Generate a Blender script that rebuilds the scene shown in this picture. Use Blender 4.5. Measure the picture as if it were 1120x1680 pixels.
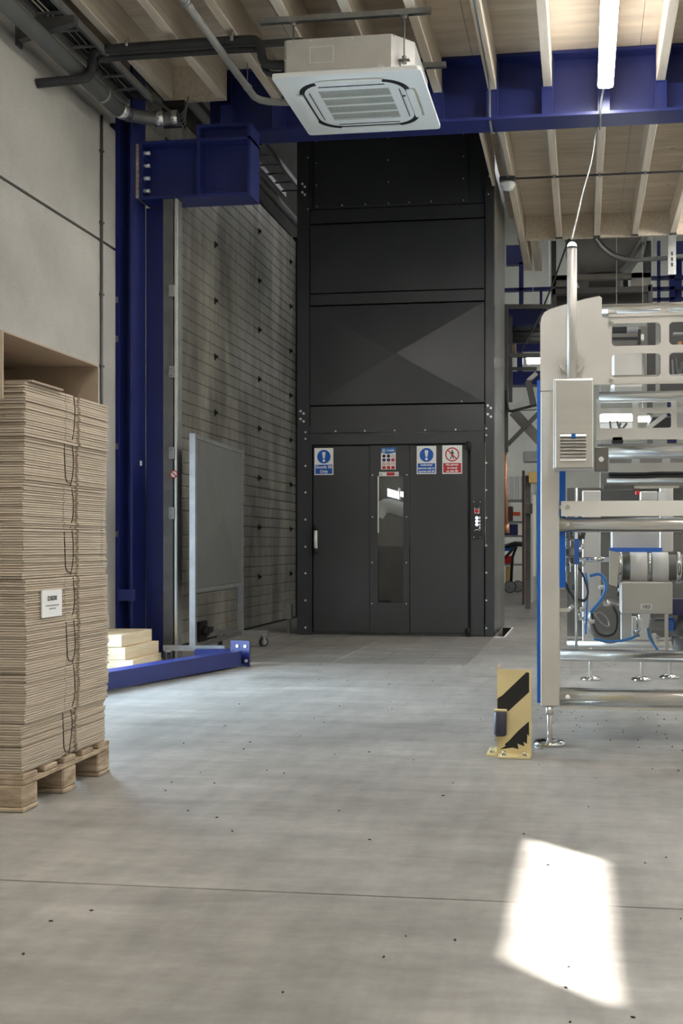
import bpy, bmesh, math, random
from mathutils import Vector, Matrix
random.seed(7)
for o in list(bpy.data.objects): bpy.data.objects.remove(o)
SC = bpy.context.scene
COL = SC.collection
PI = math.pi
# ------------------------------------------------------------------ camera
F, X0, HY, H = 1720.0, 735.0, 895.0, 1.0            # focal length, optical axis and horizon in a 1120x1680 frame
YAW = math.atan(220 / F)
cam = bpy.data.cameras.new('camera'); camo = bpy.data.objects.new('camera', cam); COL.objects.link(camo)
cam.sensor_fit = 'VERTICAL'; cam.sensor_height = 36; cam.lens = 36 * F / 1680
cam.shift_x = -(X0 - 560) / 1680; cam.shift_y = (HY - 840) / 1680
camo.location = (0, 0, H); camo.rotation_euler = (PI / 2, 0, YAW)
cam.clip_start = .05; cam.clip_end = 200
SC.camera = camo
# ------------------------------------------------------------------ world, sun, daylight, exposure
w = bpy.data.worlds.new('sky'); SC.world = w; w.use_nodes = True
w.node_tree.nodes['Background'].inputs[0].default_value = (.72, .84, 1, 1)
w.node_tree.nodes['Background'].inputs[1].default_value = 1.0
SUN_E = math.radians(32); SD = Vector((-.75 * math.cos(SUN_E), .66 * math.cos(SUN_E), -math.sin(SUN_E))).normalized()
sl = bpy.data.lights.new('sun', 'SUN'); sl.energy = 45; sl.angle = .008; sl.color = (1, .96, .9)
so = bpy.data.objects.new('sun', sl); COL.objects.link(so); so.location = (8, -6, 8)
so.rotation_euler = SD.to_track_quat('-Z', 'Y').to_euler()
def arealight(name, loc, direction, sx, sy, power, color, spread=PI):
    l = bpy.data.lights.new(name, 'AREA'); l.shape = 'RECTANGLE'; l.size = sx; l.size_y = sy
    l.energy = power; l.color = color; l.spread = spread
    o = bpy.data.objects.new(name, l); COL.objects.link(o); o.location = loc
    o.rotation_euler = Vector(direction).to_track_quat('-Z', 'Y').to_euler()
    return o
arealight('doorway_daylight', (-4.28, 6.85, 1.15), (1, -.12, -.14), 1.3, 1.9, 215, (.62, .82, 1), PI * .8)
LAMP_L = 62.0
vs = SC.view_settings
SC.display_settings.display_device = 'sRGB'
vs.view_transform = 'Standard'; vs.look = 'None'; vs.gamma = 1; vs.use_curve_mapping = False
vs.exposure = 0.1

# ------------------------------------------------------------------ helpers
CA, SA = math.cos(YAW), math.sin(YAW)
def P(px, py, X=None, Y=None, Z=None):
    u = (px - X0) / F; v = (HY - py) / F
    d = (CA * u - SA, SA * u + CA, v)
    t = X / d[0] if X is not None else (Y / d[1] if Y is not None else (Z - H) / d[2])
    return Vector((d[0] * t, d[1] * t, H + d[2] * t))
def srgb(r, g, b):
    f = lambda c: (c / 255 / 12.92) if c / 255 <= .04045 else ((c / 255 + .055) / 1.055) ** 2.4
    return (f(r), f(g), f(b))
MATS = {}
def mat(name, col, rough=.5, metal=0, var=0, scale=4, stretch=(1, 1, 1), bump=0, bscale=60, emit=0, spec=.5, col2=None,
        detail=5, contrast=(.35, .65), coat=0, rvar=0):
    m = bpy.data.materials.new(name); m.use_nodes = True; nt = m.node_tree; N = nt.nodes; Lk = nt.links
    b = N['Principled BSDF']; b.inputs['Base Color'].default_value = (*col, 1)
    b.inputs['Roughness'].default_value = rough; b.inputs['Metallic'].default_value = metal
    b.inputs['Specular IOR Level'].default_value = spec; b.inputs['Coat Weight'].default_value = coat
    if emit:
        b.inputs['Emission Color'].default_value = (*col, 1); b.inputs['Emission Strength'].default_value = emit
    if var or col2 or bump or rvar:
        g = N.new('ShaderNodeNewGeometry'); mp = N.new('ShaderNodeMapping'); mp.inputs['Scale'].default_value = stretch
        Lk.new(g.outputs['Position'], mp.inputs['Vector'])
    if var or col2 or rvar:
        n = N.new('ShaderNodeTexNoise'); n.inputs['Scale'].default_value = scale; n.inputs['Detail'].default_value = detail
        n.inputs['Roughness'].default_value = .6
        Lk.new(mp.outputs[0], n.inputs['Vector'])
        r = N.new('ShaderNodeMapRange'); r.inputs['From Min'].default_value = contrast[0]; r.inputs['From Max'].default_value = contrast[1]
        Lk.new(n.outputs['Fac'], r.inputs['Value'])
    if var or col2:
        c2 = col2 if col2 else tuple(c * (1 - var) for c in col)
        mx = N.new('ShaderNodeMix'); mx.data_type = 'RGBA'
        mx.inputs[6].default_value = (*c2, 1); mx.inputs[7].default_value = (*(col if col2 else tuple(min(1, c * (1 + var)) for c in col)), 1)
        Lk.new(r.outputs[0], mx.inputs[0]); Lk.new(mx.outputs[2], b.inputs['Base Color'])
    if rvar:
        rr = N.new('ShaderNodeMapRange'); rr.inputs['To Min'].default_value = rough - rvar; rr.inputs['To Max'].default_value = rough + rvar
        Lk.new(r.outputs[0], rr.inputs['Value']); Lk.new(rr.outputs[0], b.inputs['Roughness'])
    if bump:
        n2 = N.new('ShaderNodeTexNoise'); n2.inputs['Scale'].default_value = bscale; n2.inputs['Detail'].default_value = 4
        Lk.new(mp.outputs[0], n2.inputs['Vector'])
        bp = N.new('ShaderNodeBump'); bp.inputs['Strength'].default_value = bump; bp.inputs['Distance'].default_value = .02
        Lk.new(n2.outputs['Fac'], bp.inputs['Height']); Lk.new(bp.outputs[0], b.inputs['Normal'])
    MATS[name] = m
    return m
class MB:
    def __init__(s): s.bm = bmesh.new()
    def _pts(s, pts, faces, smooth=False):
        vsx = [s.bm.verts.new(p) for p in pts]
        for f in faces:
            try: fc = s.bm.faces.new([vsx[i] for i in f]); fc.smooth = smooth
            except ValueError: pass
        return vsx
    def box(s, a, b, bev=0, M=None):
        x0, y0, z0 = (min(a[i], b[i]) for i in range(3)); x1, y1, z1 = (max(a[i], b[i]) for i in range(3))
        if bev:
            t = bmesh.new(); bmesh.ops.create_cube(t, size=1)
            for v in t.verts: v.co = Vector(((x0 + x1) / 2 + v.co.x * (x1 - x0), (y0 + y1) / 2 + v.co.y * (y1 - y0), (z0 + z1) / 2 + v.co.z * (z1 - z0)))
            bmesh.ops.bevel(t, geom=t.edges[:], offset=bev, segments=1, affect='EDGES')
            t.verts.index_update()
            s._pts([(M @ v.co if M else v.co) for v in t.verts], [[v.index for v in f.verts] for f in t.faces]); t.free()
        else:
            p = [Vector((x, y, z)) for x in (x0, x1) for y in (y0, y1) for z in (z0, z1)]
            if M: p = [M @ q for q in p]
            s._pts(p, [(0, 1, 3, 2), (4, 6, 7, 5), (0, 4, 5, 1), (2, 3, 7, 6), (0, 2, 6, 4), (1, 5, 7, 3)])
        return s
    def cyl(s, p, q, r, seg=14, r2=None, cap=True):
        p, q = Vector(p), Vector(q); r2 = r if r2 is None else r2
        d = (q - p).normalized(); a = d.orthogonal().normalized(); b = d.cross(a)
        pts = []
        for c, rr in ((p, r), (q, r2)):
            for i in range(seg):
                t = 2 * PI * i / seg; pts.append(c + (a * math.cos(t) + b * math.sin(t)) * rr)
        vsx = s._pts(pts, [(i, (i + 1) % seg, seg + (i + 1) % seg, seg + i) for i in range(seg)], True)
        if cap:
            for ids in (range(seg - 1, -1, -1), range(seg, 2 * seg)):
                try: s.bm.faces.new([vsx[i] for i in ids])
                except ValueError: pass
        return s
    def tube(s, pts, r, seg=10, smooth=0, closed=False):
        pts = [Vector(p) for p in pts]
        for _ in range(smooth):                                     # corner cutting keeps the ends
            q = [pts[0]]
            for a, b in zip(pts, pts[1:]): q += [a * .75 + b * .25, a * .25 + b * .75]
            pts = q + [pts[-1]]
        n = len(pts); rings = []; up = None
        for i in range(n):
            d = (pts[min(i + 1, n - 1)] - pts[max(i - 1, 0)])
            d = d.normalized() if d.length > 1e-9 else Vector((0, 0, 1))
            if up is None: up = d.orthogonal().normalized()
            up = (up - d * up.dot(d)); up = up.normalized() if up.length > 1e-6 else d.orthogonal().normalized()
            b = d.cross(up)
            rings.append([s.bm.verts.new(pts[i] + (up * math.cos(2 * PI * k / seg) + b * math.sin(2 * PI * k / seg)) * r) for k in range(seg)])
        for i in range(n - 1):
            for k in range(seg):
                f = s.bm.faces.new((rings[i][k], rings[i][(k + 1) % seg], rings[i + 1][(k + 1) % seg], rings[i + 1][k])); f.smooth = True
        s.bm.faces.new(rings[0][::-1]); s.bm.faces.new(rings[-1])
        return s
    def bar(s, p, q, wd, ht, up=(0, 0, 1)):                          # rectangular bar between two points
        p, q = Vector(p), Vector(q); d = (q - p); L = d.length; d.normalize(); up = Vector(up)
        if abs(d.dot(up)) > .999: up = Vector((0, 1, 0))
        sd = d.cross(up).normalized(); u = sd.cross(d)
        M = Matrix(((d.x, sd.x, u.x, p.x), (d.y, sd.y, u.y, p.y), (d.z, sd.z, u.z, p.z), (0, 0, 0, 1)))
        return s.box((0, -wd / 2, -ht / 2), (L, wd / 2, ht / 2), M=M)
    def prism(s, poly, axis, a, b):                                  # polygon in the plane across axis, from a to b
        def mk(u, v, t): return {'x': (t, u, v), 'y': (u, t, v), 'z': (u, v, t)}[axis]
        n = len(poly); pts = [mk(u, v, a) for u, v in poly] + [mk(u, v, b) for u, v in poly]
        s._pts(pts, [tuple(range(n))[::-1], tuple(range(n, 2 * n))] + [(i, (i + 1) % n, n + (i + 1) % n, n + i) for i in range(n)])
        return s
    def lathe(s, c, prof, seg=24, axis='z'):
        c = Vector(c); rings = []
        for r, h in prof:
            ring = []
            for k in range(seg):
                t = 2 * PI * k / seg; u, v = r * math.cos(t), r * math.sin(t)
                ring.append(s.bm.verts.new(c + Vector({'z': (u, v, h), 'x': (h, u, v), 'y': (u, h, v)}[axis])))
            rings.append(ring)
        for a, b in zip(rings, rings[1:]):
            for k in range(seg):
                f = s.bm.faces.new((a[k], a[(k + 1) % seg], b[(k + 1) % seg], b[k])); f.smooth = True
        s.bm.faces.new(rings[0][::-1]); s.bm.faces.new(rings[-1])
        return s
    def mesh(s, me, M):                                              # take in another mesh
        t = bmesh.new(); t.from_mesh(me); t.verts.index_update()
        s._pts([M @ v.co for v in t.verts], [[v.index for v in f.verts] for f in t.faces]); t.free()
        return s
    def build(s, name, m, parent=None, kind=None, label=None):
        bm = s.bm
        bmesh.ops.recalc_face_normals(bm, faces=bm.faces[:])
        xs = [v.co for v in bm.verts]
        lo = Vector([min(p[i] for p in xs) for i in range(3)]); hi = Vector([max(p[i] for p in xs) for i in range(3)])
        org = Vector(((lo.x + hi.x) / 2, (lo.y + hi.y) / 2, lo.z))
        for v in bm.verts: v.co -= org
        me = bpy.data.meshes.new(name); bm.to_mesh(me); bm.free()
        me.materials.append(MATS[m] if isinstance(m, str) else m)
        return place(name, me, org, parent, kind, label)
def place(name, me, loc, parent=None, kind=None, label=None):
    o = bpy.data.objects.new(name, me); COL.objects.link(o); o.location = Vector(loc)
    if parent:
        o.parent = parent; o.location = Vector(loc) - world_loc(parent)
    if kind: o['kind'] = kind
    if label: o['label'] = label
    return o
def world_loc(o):
    v = Vector(o.location)
    while o.parent: o = o.parent; v += Vector(o.location)
    return v
def thing(name, label, cat, loc=(0, 0, 0), group=None, kind=None):
    o = bpy.data.objects.new(name, None); COL.objects.link(o); o.location = loc; o.empty_display_size = .1
    return tag(o, label, cat, group, kind)
def tag(o, label, cat, group=None, kind=None):
    o['label'] = label; o['category'] = cat
    if group: o['group'] = group
    if kind: o['kind'] = kind
    return o
def copy_tree(o, parent=None, loc=None):
    c = o.copy(); COL.objects.link(c); c.parent = parent
    if loc is not None: c.location = loc
    for ch in list(o.children): copy_tree(ch, c)
    return c
def rrect(x0, y0, x1, y1, r, n=5):
    out = []
    for cx, cy, a in ((x1 - r, y0 + r, -90), (x1 - r, y1 - r, 0), (x0 + r, y1 - r, 90), (x0 + r, y0 + r, 180)):
        for k in range(n + 1):
            t = math.radians(a + 90 * k / n); out.append((cx + r * math.cos(t), cy + r * math.sin(t)))
    return out
def circ(cx, cy, r, n=24): return [(cx + r * math.cos(2 * PI * k / n), cy + r * math.sin(2 * PI * k / n)) for k in range(n)]
def flat_mesh(loops, depth):                                         # filled outline with holes, in XY, thickness along z
    cu = bpy.data.curves.new('outline', 'CURVE'); cu.dimensions = '2D'; cu.fill_mode = 'BOTH'; cu.extrude = depth / 2
    for lp in loops:
        sp = cu.splines.new('POLY'); sp.points.add(len(lp) - 1); sp.use_cyclic_u = True
        for p, (x, y) in zip(sp.points, lp): p.co = (x, y, 0, 1)
    ob = bpy.data.objects.new('outline', cu); me = bpy.data.meshes.new_from_object(ob)
    bpy.data.objects.remove(ob); return me
XZ = Matrix(((1, 0, 0, 0), (0, 0, -1, 0), (0, 1, 0, 0), (0, 0, 0, 1)))      # a drawing in XY stood up to face -Y
def plate(mb, loops, y, depth):                                      # loops in (x, z), front face at y
    return mb.mesh(flat_mesh(loops, depth), Matrix.Translation((0, y + depth / 2, 0)) @ XZ)
def text_mesh(txt, size, bold=0, extrude=.0006, align='CENTER'):
    cu = bpy.data.curves.new('lettering', 'FONT'); cu.body = txt; cu.size = size; cu.align_x = align; cu.align_y = 'CENTER'
    cu.offset = bold; cu.extrude = extrude; cu.resolution_u = 3
    ob = bpy.data.objects.new('lettering', cu); me = bpy.data.meshes.new_from_object(ob)
    bpy.data.objects.remove(ob); return me
def pbox(mb, px0, py0, px1, py1, Y, depth, bev=0):                   # a box whose front lies in the plane Y
    m = (px0 + px1) / 2
    a = P(px0, 0, Y=Y).x; b = P(px1, 0, Y=Y).x; z0 = P(m, py1, Y=Y).z; z1 = P(m, py0, Y=Y).z
    return mb.box((a, Y, z0), (b, Y + depth, z1), bev)

# ------------------------------------------------------------------ materials

mat('concrete_dark', srgb(70, 69, 66), .9, var=.15, scale=2)  # darkened so the upper wall carries the void's shade in its colour
def multi_mat(name, base, layers, rl=None, rough=.5, metal=0):        # base colour times several noise layers
    m = mat(name, base, rough, metal); nt = m.node_tree; N = nt.nodes; K = nt.links; b = N['Principled BSDF']
    g = N.new('ShaderNodeNewGeometry')
    def noise(scale, detail, st, lo, hi, a, c):
        mp = N.new('ShaderNodeMapping'); mp.inputs['Scale'].default_value = st; K.new(g.outputs['Position'], mp.inputs[0])
        n = N.new('ShaderNodeTexNoise'); n.inputs['Scale'].default_value = scale; n.inputs['Detail'].default_value = detail; n.inputs['Roughness'].default_value = .58; K.new(mp.outputs[0], n.inputs['Vector'])
        r = N.new('ShaderNodeMapRange'); r.inputs['From Min'].default_value = lo; r.inputs['From Max'].default_value = hi; r.inputs['To Min'].default_value = a; r.inputs['To Max'].default_value = c
        K.new(n.outputs['Fac'], r.inputs['Value']); return r
    f = None
    for ly in layers:
        n = noise(*ly)
        if f is None: f = n
        else:
            q = N.new('ShaderNodeMath'); q.operation = 'MULTIPLY'; K.new(f.outputs[0], q.inputs[0]); K.new(n.outputs[0], q.inputs[1]); f = q
    mx = N.new('ShaderNodeMix'); mx.data_type = 'RGBA'; mx.blend_type = 'MULTIPLY'; mx.inputs[0].default_value = 1; mx.inputs[6].default_value = (*base, 1)
    K.new(f.outputs[0], mx.inputs[7]); K.new(mx.outputs[2], b.inputs['Base Color'])
    if rl: K.new(noise(*rl).outputs[0], b.inputs['Roughness'])
multi_mat('concrete_wall', srgb(184, 180, 172), [(46, 4, (1, 1, 1), .24, .42, .74, 1), (1.1, 6, (1, 1, 1), .2, .8, .72, 1.22), (110, 2, (1, 1, 1), .25, .7, .88, 1.06)], None, .88)
multi_mat('plywood', srgb(212, 198, 178), [(2.2, 7, (.7, 5, 1), .2, .8, .74, 1.2), (4.2, 2, (.8, 2.2, 1), .22, .28, .5, 1), (.7, 3, (1, 1, 1), .2, .8, .85, 1.15)], None, .75)
multi_mat('floor', srgb(144, 141, 135), [(.8, 4, (1, 1, 1), .1, .9, .55, 1.45), (1.6, 8, (1, 4.5, 1), .1, .9, .62, 1.38), (14, 6, (1, 1.6, 1), .1, .9, .8, 1.2), (3, 9, (3.5, .8, 1), .1, .9, .7, 1.3), (.9, 9, (1, 5, 1), .5, .9, 1, 1.3)], None, .38)
multi_mat('door_panel', srgb(186, 181, 169), [(.55, 7, (1, 1.6, .8), .36, .56, .4, 1), (1.5, 8, (1, 2.4, .25), .3, .62, .55, 1.1), (9, 6, (1, 1, .3), .2, .8, .75, 1.2), (.5, 3, (1, 1, .1), .3, .6, .6, 1.1)], (2, 6, (1, 1, 1), .2, .8, .3, .55), .42, .3)
multi_mat('floor_tile', srgb(126, 123, 117), [(.8, 4, (1, 1, 1), .1, .9, .55, 1.45), (1.6, 8, (1, 4.5, 1), .1, .9, .5, 1.5), (6, 6, (1.6, 1, 1), .1, .9, .7, 1.3)], None, .45)
mat('grout', srgb(196, 191, 180), .8)
mat('pit', srgb(25, 25, 25), .9)
mat('blue_paint', srgb(35, 44, 104), .38, var=.1, scale=2)
mat('lift_paint', srgb(60, 61, 63), .24, var=.05, scale=2, bump=.012, bscale=300, spec=.6)
mat('lift_dark', srgb(34, 35, 37), .5)
mat('lift_side', srgb(150, 150, 146), .3, .75, var=.2, scale=2, stretch=(1, 1, .4))
mat('black', srgb(22, 22, 23), .5)
mat('rubber', srgb(28, 28, 30), .7)
mat('bolt', srgb(225, 225, 222), .3, .3)
mat('white_plastic', srgb(232, 232, 228), .4)
mat('off_white', srgb(226, 224, 216), .6)
mat('white_paper', srgb(238, 238, 236), .6)
mat('ac_metal', srgb(214, 212, 207), .42, .55, var=.06)
mat('ac_slot', srgb(26, 26, 28), .6)
mat('galv', srgb(150, 151, 150), .42, .7, var=.12, scale=9)
mat('galv_dark', srgb(105, 105, 104), .5, .6, var=.12, scale=9)
mat('grey_pipe', srgb(112, 112, 110), .5, var=.06)
mat('foil', srgb(200, 200, 200), .25, .9, bump=.6, bscale=40)
mat('pvc', srgb(150, 149, 144), .5)
mat('insulation', srgb(42, 42, 43), .75, bump=.2, bscale=80)
mat('steel', srgb(220, 217, 211), .3, .75, var=.05, scale=3, stretch=(.3, 3, 3))
mat('steel_matte', srgb(214, 211, 205), .42, .4, var=.05, scale=3)
mat('steel_tube', srgb(222, 219, 213), .24, .9, var=.04, scale=3)
mat('steel_dark', srgb(110, 108, 104), .4, .7, var=.1)
mat('chrome', srgb(220, 220, 220), .12, 1)
mat('machine_blue', srgb(16, 104, 204), .4)
mat('wood', srgb(222, 210, 193), .7, col2=srgb(204, 190, 170), scale=3, stretch=(9, .5, 9), detail=6)
mat('old_wood', srgb(186, 168, 144), .85, col2=srgb(140, 120, 98), scale=5, stretch=(2, 2, 8))
mat('pale_timber', srgb(236, 222, 192), .7, col2=srgb(220, 200, 162), scale=3, stretch=(3, .6, 9))
mat('cardboard', srgb(188, 174, 155), .85, var=.1, scale=3, stretch=(1, 1, 30))
mat('cardboard_face', srgb(172, 155, 136), .85, var=.05, scale=5)
mat('strap', srgb(70, 62, 54), .6)
mat('screen_panel', srgb(112, 112, 110), .4, .35, var=.06)
mat('yellow', srgb(220, 202, 150), .5, var=.06, scale=6)
mat('black_stripe', srgb(28, 28, 27), .6)
mat('sign_blue', srgb(0, 88, 178), .5)
mat('sign_red', srgb(186, 38, 38), .5)
mat('sign_white', srgb(235, 233, 230), .5)
mat('ink', srgb(20, 20, 24), .6)
mat('faint_ink', srgb(150, 150, 152), .6)
mat('sticker_blue', srgb(38, 104, 178), .5)
mat('red_button', srgb(200, 34, 34), .35)
mat('orange_box', srgb(222, 92, 40), .6)
mat('roller_dark', srgb(52, 53, 68), .5)
mat('tan', srgb(214, 178, 108), .6)
mat('copper', srgb(178, 128, 96), .4, .6)
mat('brown', srgb(92, 58, 50), .6)
mat('blue_hose', srgb(40, 120, 190), .4)
mat('cream_wall', srgb(228, 228, 216), .8, var=.05, scale=2)
mat('navy', srgb(22, 32, 84), .5)
mat('frame_grey', srgb(70, 69, 68), .5, .3)
mat('hopper', srgb(120, 117, 112), .4, .6, var=.1)
mat('lamp_tube', (1, .985, .96), .5, emit=LAMP_L)
mat('lamp_side', (1, .985, .96), .5, emit=LAMP_L * .42)
mat('back_lamp', (.92, .95, 1), .5, emit=26)
mat('green_lamp', (.72, 1, .9), .5, emit=4)
mat('button_light', (.9, .88, 1), .5, emit=3)
def glass(name, tint, alpha):
    m = bpy.data.materials.new(name); m.use_nodes = True; N = m.node_tree.nodes; L = m.node_tree.links
    out = N['Material Output']; N.remove(N['Principled BSDF'])
    t = N.new('ShaderNodeBsdfTransparent'); t.inputs[0].default_value = (*tint, 1)
    g = N.new('ShaderNodeBsdfGlossy'); g.inputs['Roughness'].default_value = .02
    fr = N.new('ShaderNodeFresnel'); fr.inputs[0].default_value = 1.45
    mr = N.new('ShaderNodeMath'); mr.operation = 'ADD'; mr.inputs[1].default_value = alpha; L.new(fr.outputs[0], mr.inputs[0])
    mx = N.new('ShaderNodeMixShader'); L.new(mr.outputs[0], mx.inputs[0]); L.new(t.outputs[0], mx.inputs[1]); L.new(g.outputs[0], mx.inputs[2])
    L.new(mx.outputs[0], out.inputs[0]); MATS[name] = m
glass('glass', (.93, .95, .95), .03)
glass('acrylic', (.97, .97, .97), .0)

# ------------------------------------------------------------------ the hall: floor, walls, upper roof
FX0, FX1, FY0, FY1 = -4.0, 5.0, -6.0, 24.0
LY = 11.53; LX0, LX1 = -3.195, -.965; LD = 1.63                       # lift front, sides, depth
JY = 2.94                                                           # saw-cut joint across the floor
fl = thing('floor', 'smooth grey power-floated concrete floor with a saw-cut joint', 'floor', (0, 0, 0), kind='structure')
TY0, TY1, TX0, TX1 = 8.72, 11.44, -3.3, -.962
mb = MB(); mb.box((FX0, FY0, -.3), (FX1, JY - .004, 0)); mb.build('floor_slab', 'floor', fl)
mb = MB(); mb.box((FX0, JY + .004, -.3), (FX1, TY0, 0)); mb.build('floor_slab', 'floor', fl)
mb = MB(); mb.box((FX0, TY0, -.3), (TX0, FY1, 0)); mb.build('floor_slab', 'floor', fl)
PX0, PX1, PY0, PY1 = -.962, -.85, 11.45, 12.75                         # open pit corner beside the lift
mb = MB(); mb.box((TX1, TY0, -.3), (FX1, PY0, 0)); mb.box((PX1, PY0, -.3), (FX1, PY1, 0)); mb.box((TX1, PY1, -.3), (FX1, FY1, 0)); mb.build('floor_slab', 'floor', fl)
mb = MB(); mb.box((TX0, TY1, -.3), (PX0, FY1, -.006)); mb.build('floor_slab', 'floor', fl)
mb = MB(); mb.box((FX0, JY - .004, -.3), (FX1, JY + .004, -.012)); mb.build('floor_joint', 'concrete_dark', fl)
mb = MB(); mb.box((PX0, PY0, -.3), (PX1, PY1, -.22)); mb.box((PX1 - .01, PY0, -.22), (PX1, PY1, -.002)); mb.box((PX0, PY1 - .01, -.22), (PX1 - .01, PY1, -.002)); mb.box((PX0, PY0, -.22), (PX1 - .01, PY0 + .01, -.002)); mb.build('pit_shade', 'pit', fl)  # black faces put the shade inside the pit into its colour
mb = MB(); mb.prism([(PX0, PY0 - .05), (PX1 + .02, PY0 - .05), (PX1 + .02, PY1), (PX1, PY1), (PX1, PY0 - .015), (PX0, PY0 - .015)], 'z', .0005, .004); mb.build('pit_rim', 'white_paper', fl)
mb = MB(); mb.box((TX0, TY0, -.3), (TX1, TY1, -.004)); mb.build('grout_bed', 'grout', fl)
ncol, nrow = 6, 4
for i in range(ncol):
    for j in range(nrow):
        xa = TX0 + (TX1 - TX0) * i / ncol; xb = TX0 + (TX1 - TX0) * (i + 1) / ncol
        off = .25 * (i % 2); ya = TY0 + (TY1 - TY0) * max(0, j - off) / nrow
        yb = TY0 + (TY1 - TY0) * (j + 1 - off if j < nrow - 1 else nrow) / nrow
        gx = .005 + .008 * ((i * 7 + 3) % 3 == 0)
        mb = MB(); mb.box((xa + gx, ya + .002, -.02), (xb - .002, yb - .002, 0)); mb.build('floor_tile', 'floor_tile', fl)
# left wall: cast concrete panels with open joints, and a doorway hidden from here by the cardboard stack
DY0, DY1, DZ = 6.2, 7.5, 2.1
wl = thing('wall_left', 'rough cast concrete panel wall with an open joint', 'wall', (-4.1, 0, 0), kind='structure')
WX = FX0
JZ = 3.556
mb = MB(); mb.box((WX - .2, FY0, 0), (WX, DY0, JZ - .012)); mb.build('concrete_panel', 'concrete_wall', wl)
mb = MB(); mb.box((WX - .2, DY0, DZ), (WX, DY1, JZ - .012)); mb.box((WX - .2, DY1, 0), (WX, 8.62, JZ - .012)); mb.build('concrete_panel', 'concrete_wall', wl)
mb = MB(); mb.box((WX - .2, FY0, JZ + .012), (WX, 8.62, 4.58)); mb.build('concrete_panel', 'concrete_wall', wl)
mb = MB(); mb.box((WX - .2, FY0, 4.58), (WX - .05, 8.62, 4.65)); mb.build('wall_rebate', 'concrete_wall', wl)
mb = MB(); mb.box((WX - .2, FY0, 4.65), (WX, 8.62, 5.2)); mb.build('concrete_panel', 'concrete_wall', wl)
mb = MB(); mb.box((WX - .2, FY0, JZ - .012), (WX - .03, 8.62, JZ + .012)); mb.build('joint_filler', 'concrete_dark', wl)
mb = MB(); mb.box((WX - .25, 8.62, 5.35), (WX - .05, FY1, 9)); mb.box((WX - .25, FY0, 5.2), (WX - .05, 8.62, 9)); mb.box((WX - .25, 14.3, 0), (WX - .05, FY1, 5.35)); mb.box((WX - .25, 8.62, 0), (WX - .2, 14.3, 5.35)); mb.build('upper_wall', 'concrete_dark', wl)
d1 = thing('door_1', 'open steel door leaf folded back at the daylight doorway', 'door', (WX, DY0, 0), kind='structure')
mb = MB(); mb.box((WX - .2, DY0, 0), (WX - .12, DY0 + .05, DZ)); mb.box((WX - .2, DY1 - .05, 0), (WX - .12, DY1, DZ)); mb.box((WX - .2, DY0 + .05, DZ - .05), (WX - .12, DY1 - .05, DZ)); mb.build('door_frame', 'galv', d1)
# other walls and the upper roof
mb = MB()
SWY, SWZ = 3.14 - .66 * (5.075 / .75), 5.075 / .75 * .625 / .9994      # small clerestory window the sun comes through
mb.box((FX1, FY0, 0), (FX1 + .05, SWY - .75, 9)); mb.box((FX1, SWY + .345, 0), (FX1 + .05, FY1, 9))
mb.box((FX1, SWY - .75, 0), (FX1 + .05, SWY + .345, SWZ - .12)); mb.box((FX1, SWY - .75, SWZ + .12), (FX1 + .05, SWY + .345, 9))
tag(mb.build('wall_right', 'cream_wall', kind='structure'), 'pale panelled side wall with a small high window', 'wall')
mb = MB(); mb.box((FX0 - .2, FY0 - .05, 0), (FX1, FY0, 9)); tag(mb.build('wall_front', 'cream_wall', kind='structure'), 'pale plain wall opposite the lift', 'wall')
bw = thing('wall_back', 'far cream panelled wall behind the machines', 'wall', (0, FY1, 0), kind='structure')
for k in range(8):
    xa = FX0 - .2 + 9.2 * k / 8
    mb = MB(); mb.box((xa + .004, FY1, 0), (xa + 9.2 / 8 - .004, FY1 + .1, 9)); mb.build('wall_panel', 'cream_wall', bw)
mb = MB(); mb.box((FX0 - .25, FY0 - .05, 9), (FX1 + .05, FY1 + .1, 9.1)); tag(mb.build('roof', 'concrete_dark', kind='structure'), 'dark upper roof above the lift shaft opening', 'roof')

# ------------------------------------------------------------------ mezzanine ceiling: plywood, joists, headers
JB, JT = 4.9, 5.2; CE = 13.45
ce = thing('ceiling', 'plywood mezzanine deck on pale timber joists', 'ceiling', (0, 0, JB), kind='structure')
def ply(x0, x1, y0, y1):
    mb = MB(); mb.box((x0 + .002, y0 + .002, JT), (x1 - .002, y1 - .002, JT + .022)); mb.build('plywood_panel', 'plywood', ce)
BY0, BY1 = 8.93, 9.21                                                 # main blue beam flange
for xa, xb in ((-4.0, -2.4), (-2.4, -.935), (-.935, .48), (.48, 1.9), (1.9, 3.4), (3.4, 5.0)):
    for ya, yb in ((-6, -3), (-3, -.0), (0, 3), (3, 6), (6, 9.07)): ply(xa, xb, ya, yb)
    if xa > -1.1:
        for ya, yb in ((9.07, 11.3), (11.3, CE)): ply(xa, xb, ya, yb)
JX = [-.765 + .472 * k for k in range(-6, 12)]
jm = {}
def joist(x, y0, y1):
    key = round(y1 - y0, 3)
    if key not in jm:
        mb = MB(); mb.box((x - .037, y0, JB), (x + .037, y1, JT), .004); o = mb.build('joist', 'wood', ce); jm[key] = o.data
    else: place('joist', jm[key], (x, (y0 + y1) / 2, JB), ce)
for i, x in enumerate(JX):
    y1 = 8.82 if x < -3.0 else 8.97
    joist(x, -5.9, y1)
    if x > -1: joist(x, 9.15, CE - .05 if x > -.7 else 14.5)
mb = MB(); mb.box((-.72, CE - .05, JB), (4.9, CE, JT)); mb.build('header_board', 'wood', ce)
mb = MB(); mb.box((-3.63, 8.825, JB), (-3.09, 8.87, JT)); mb.build('header_board', 'wood', ce)
mb = MB(); mb.box((-.975, 9.21, JB + .02), (-.945, 11.4, JT + .2)); mb.build('edge_board', 'wood', ce)
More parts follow.
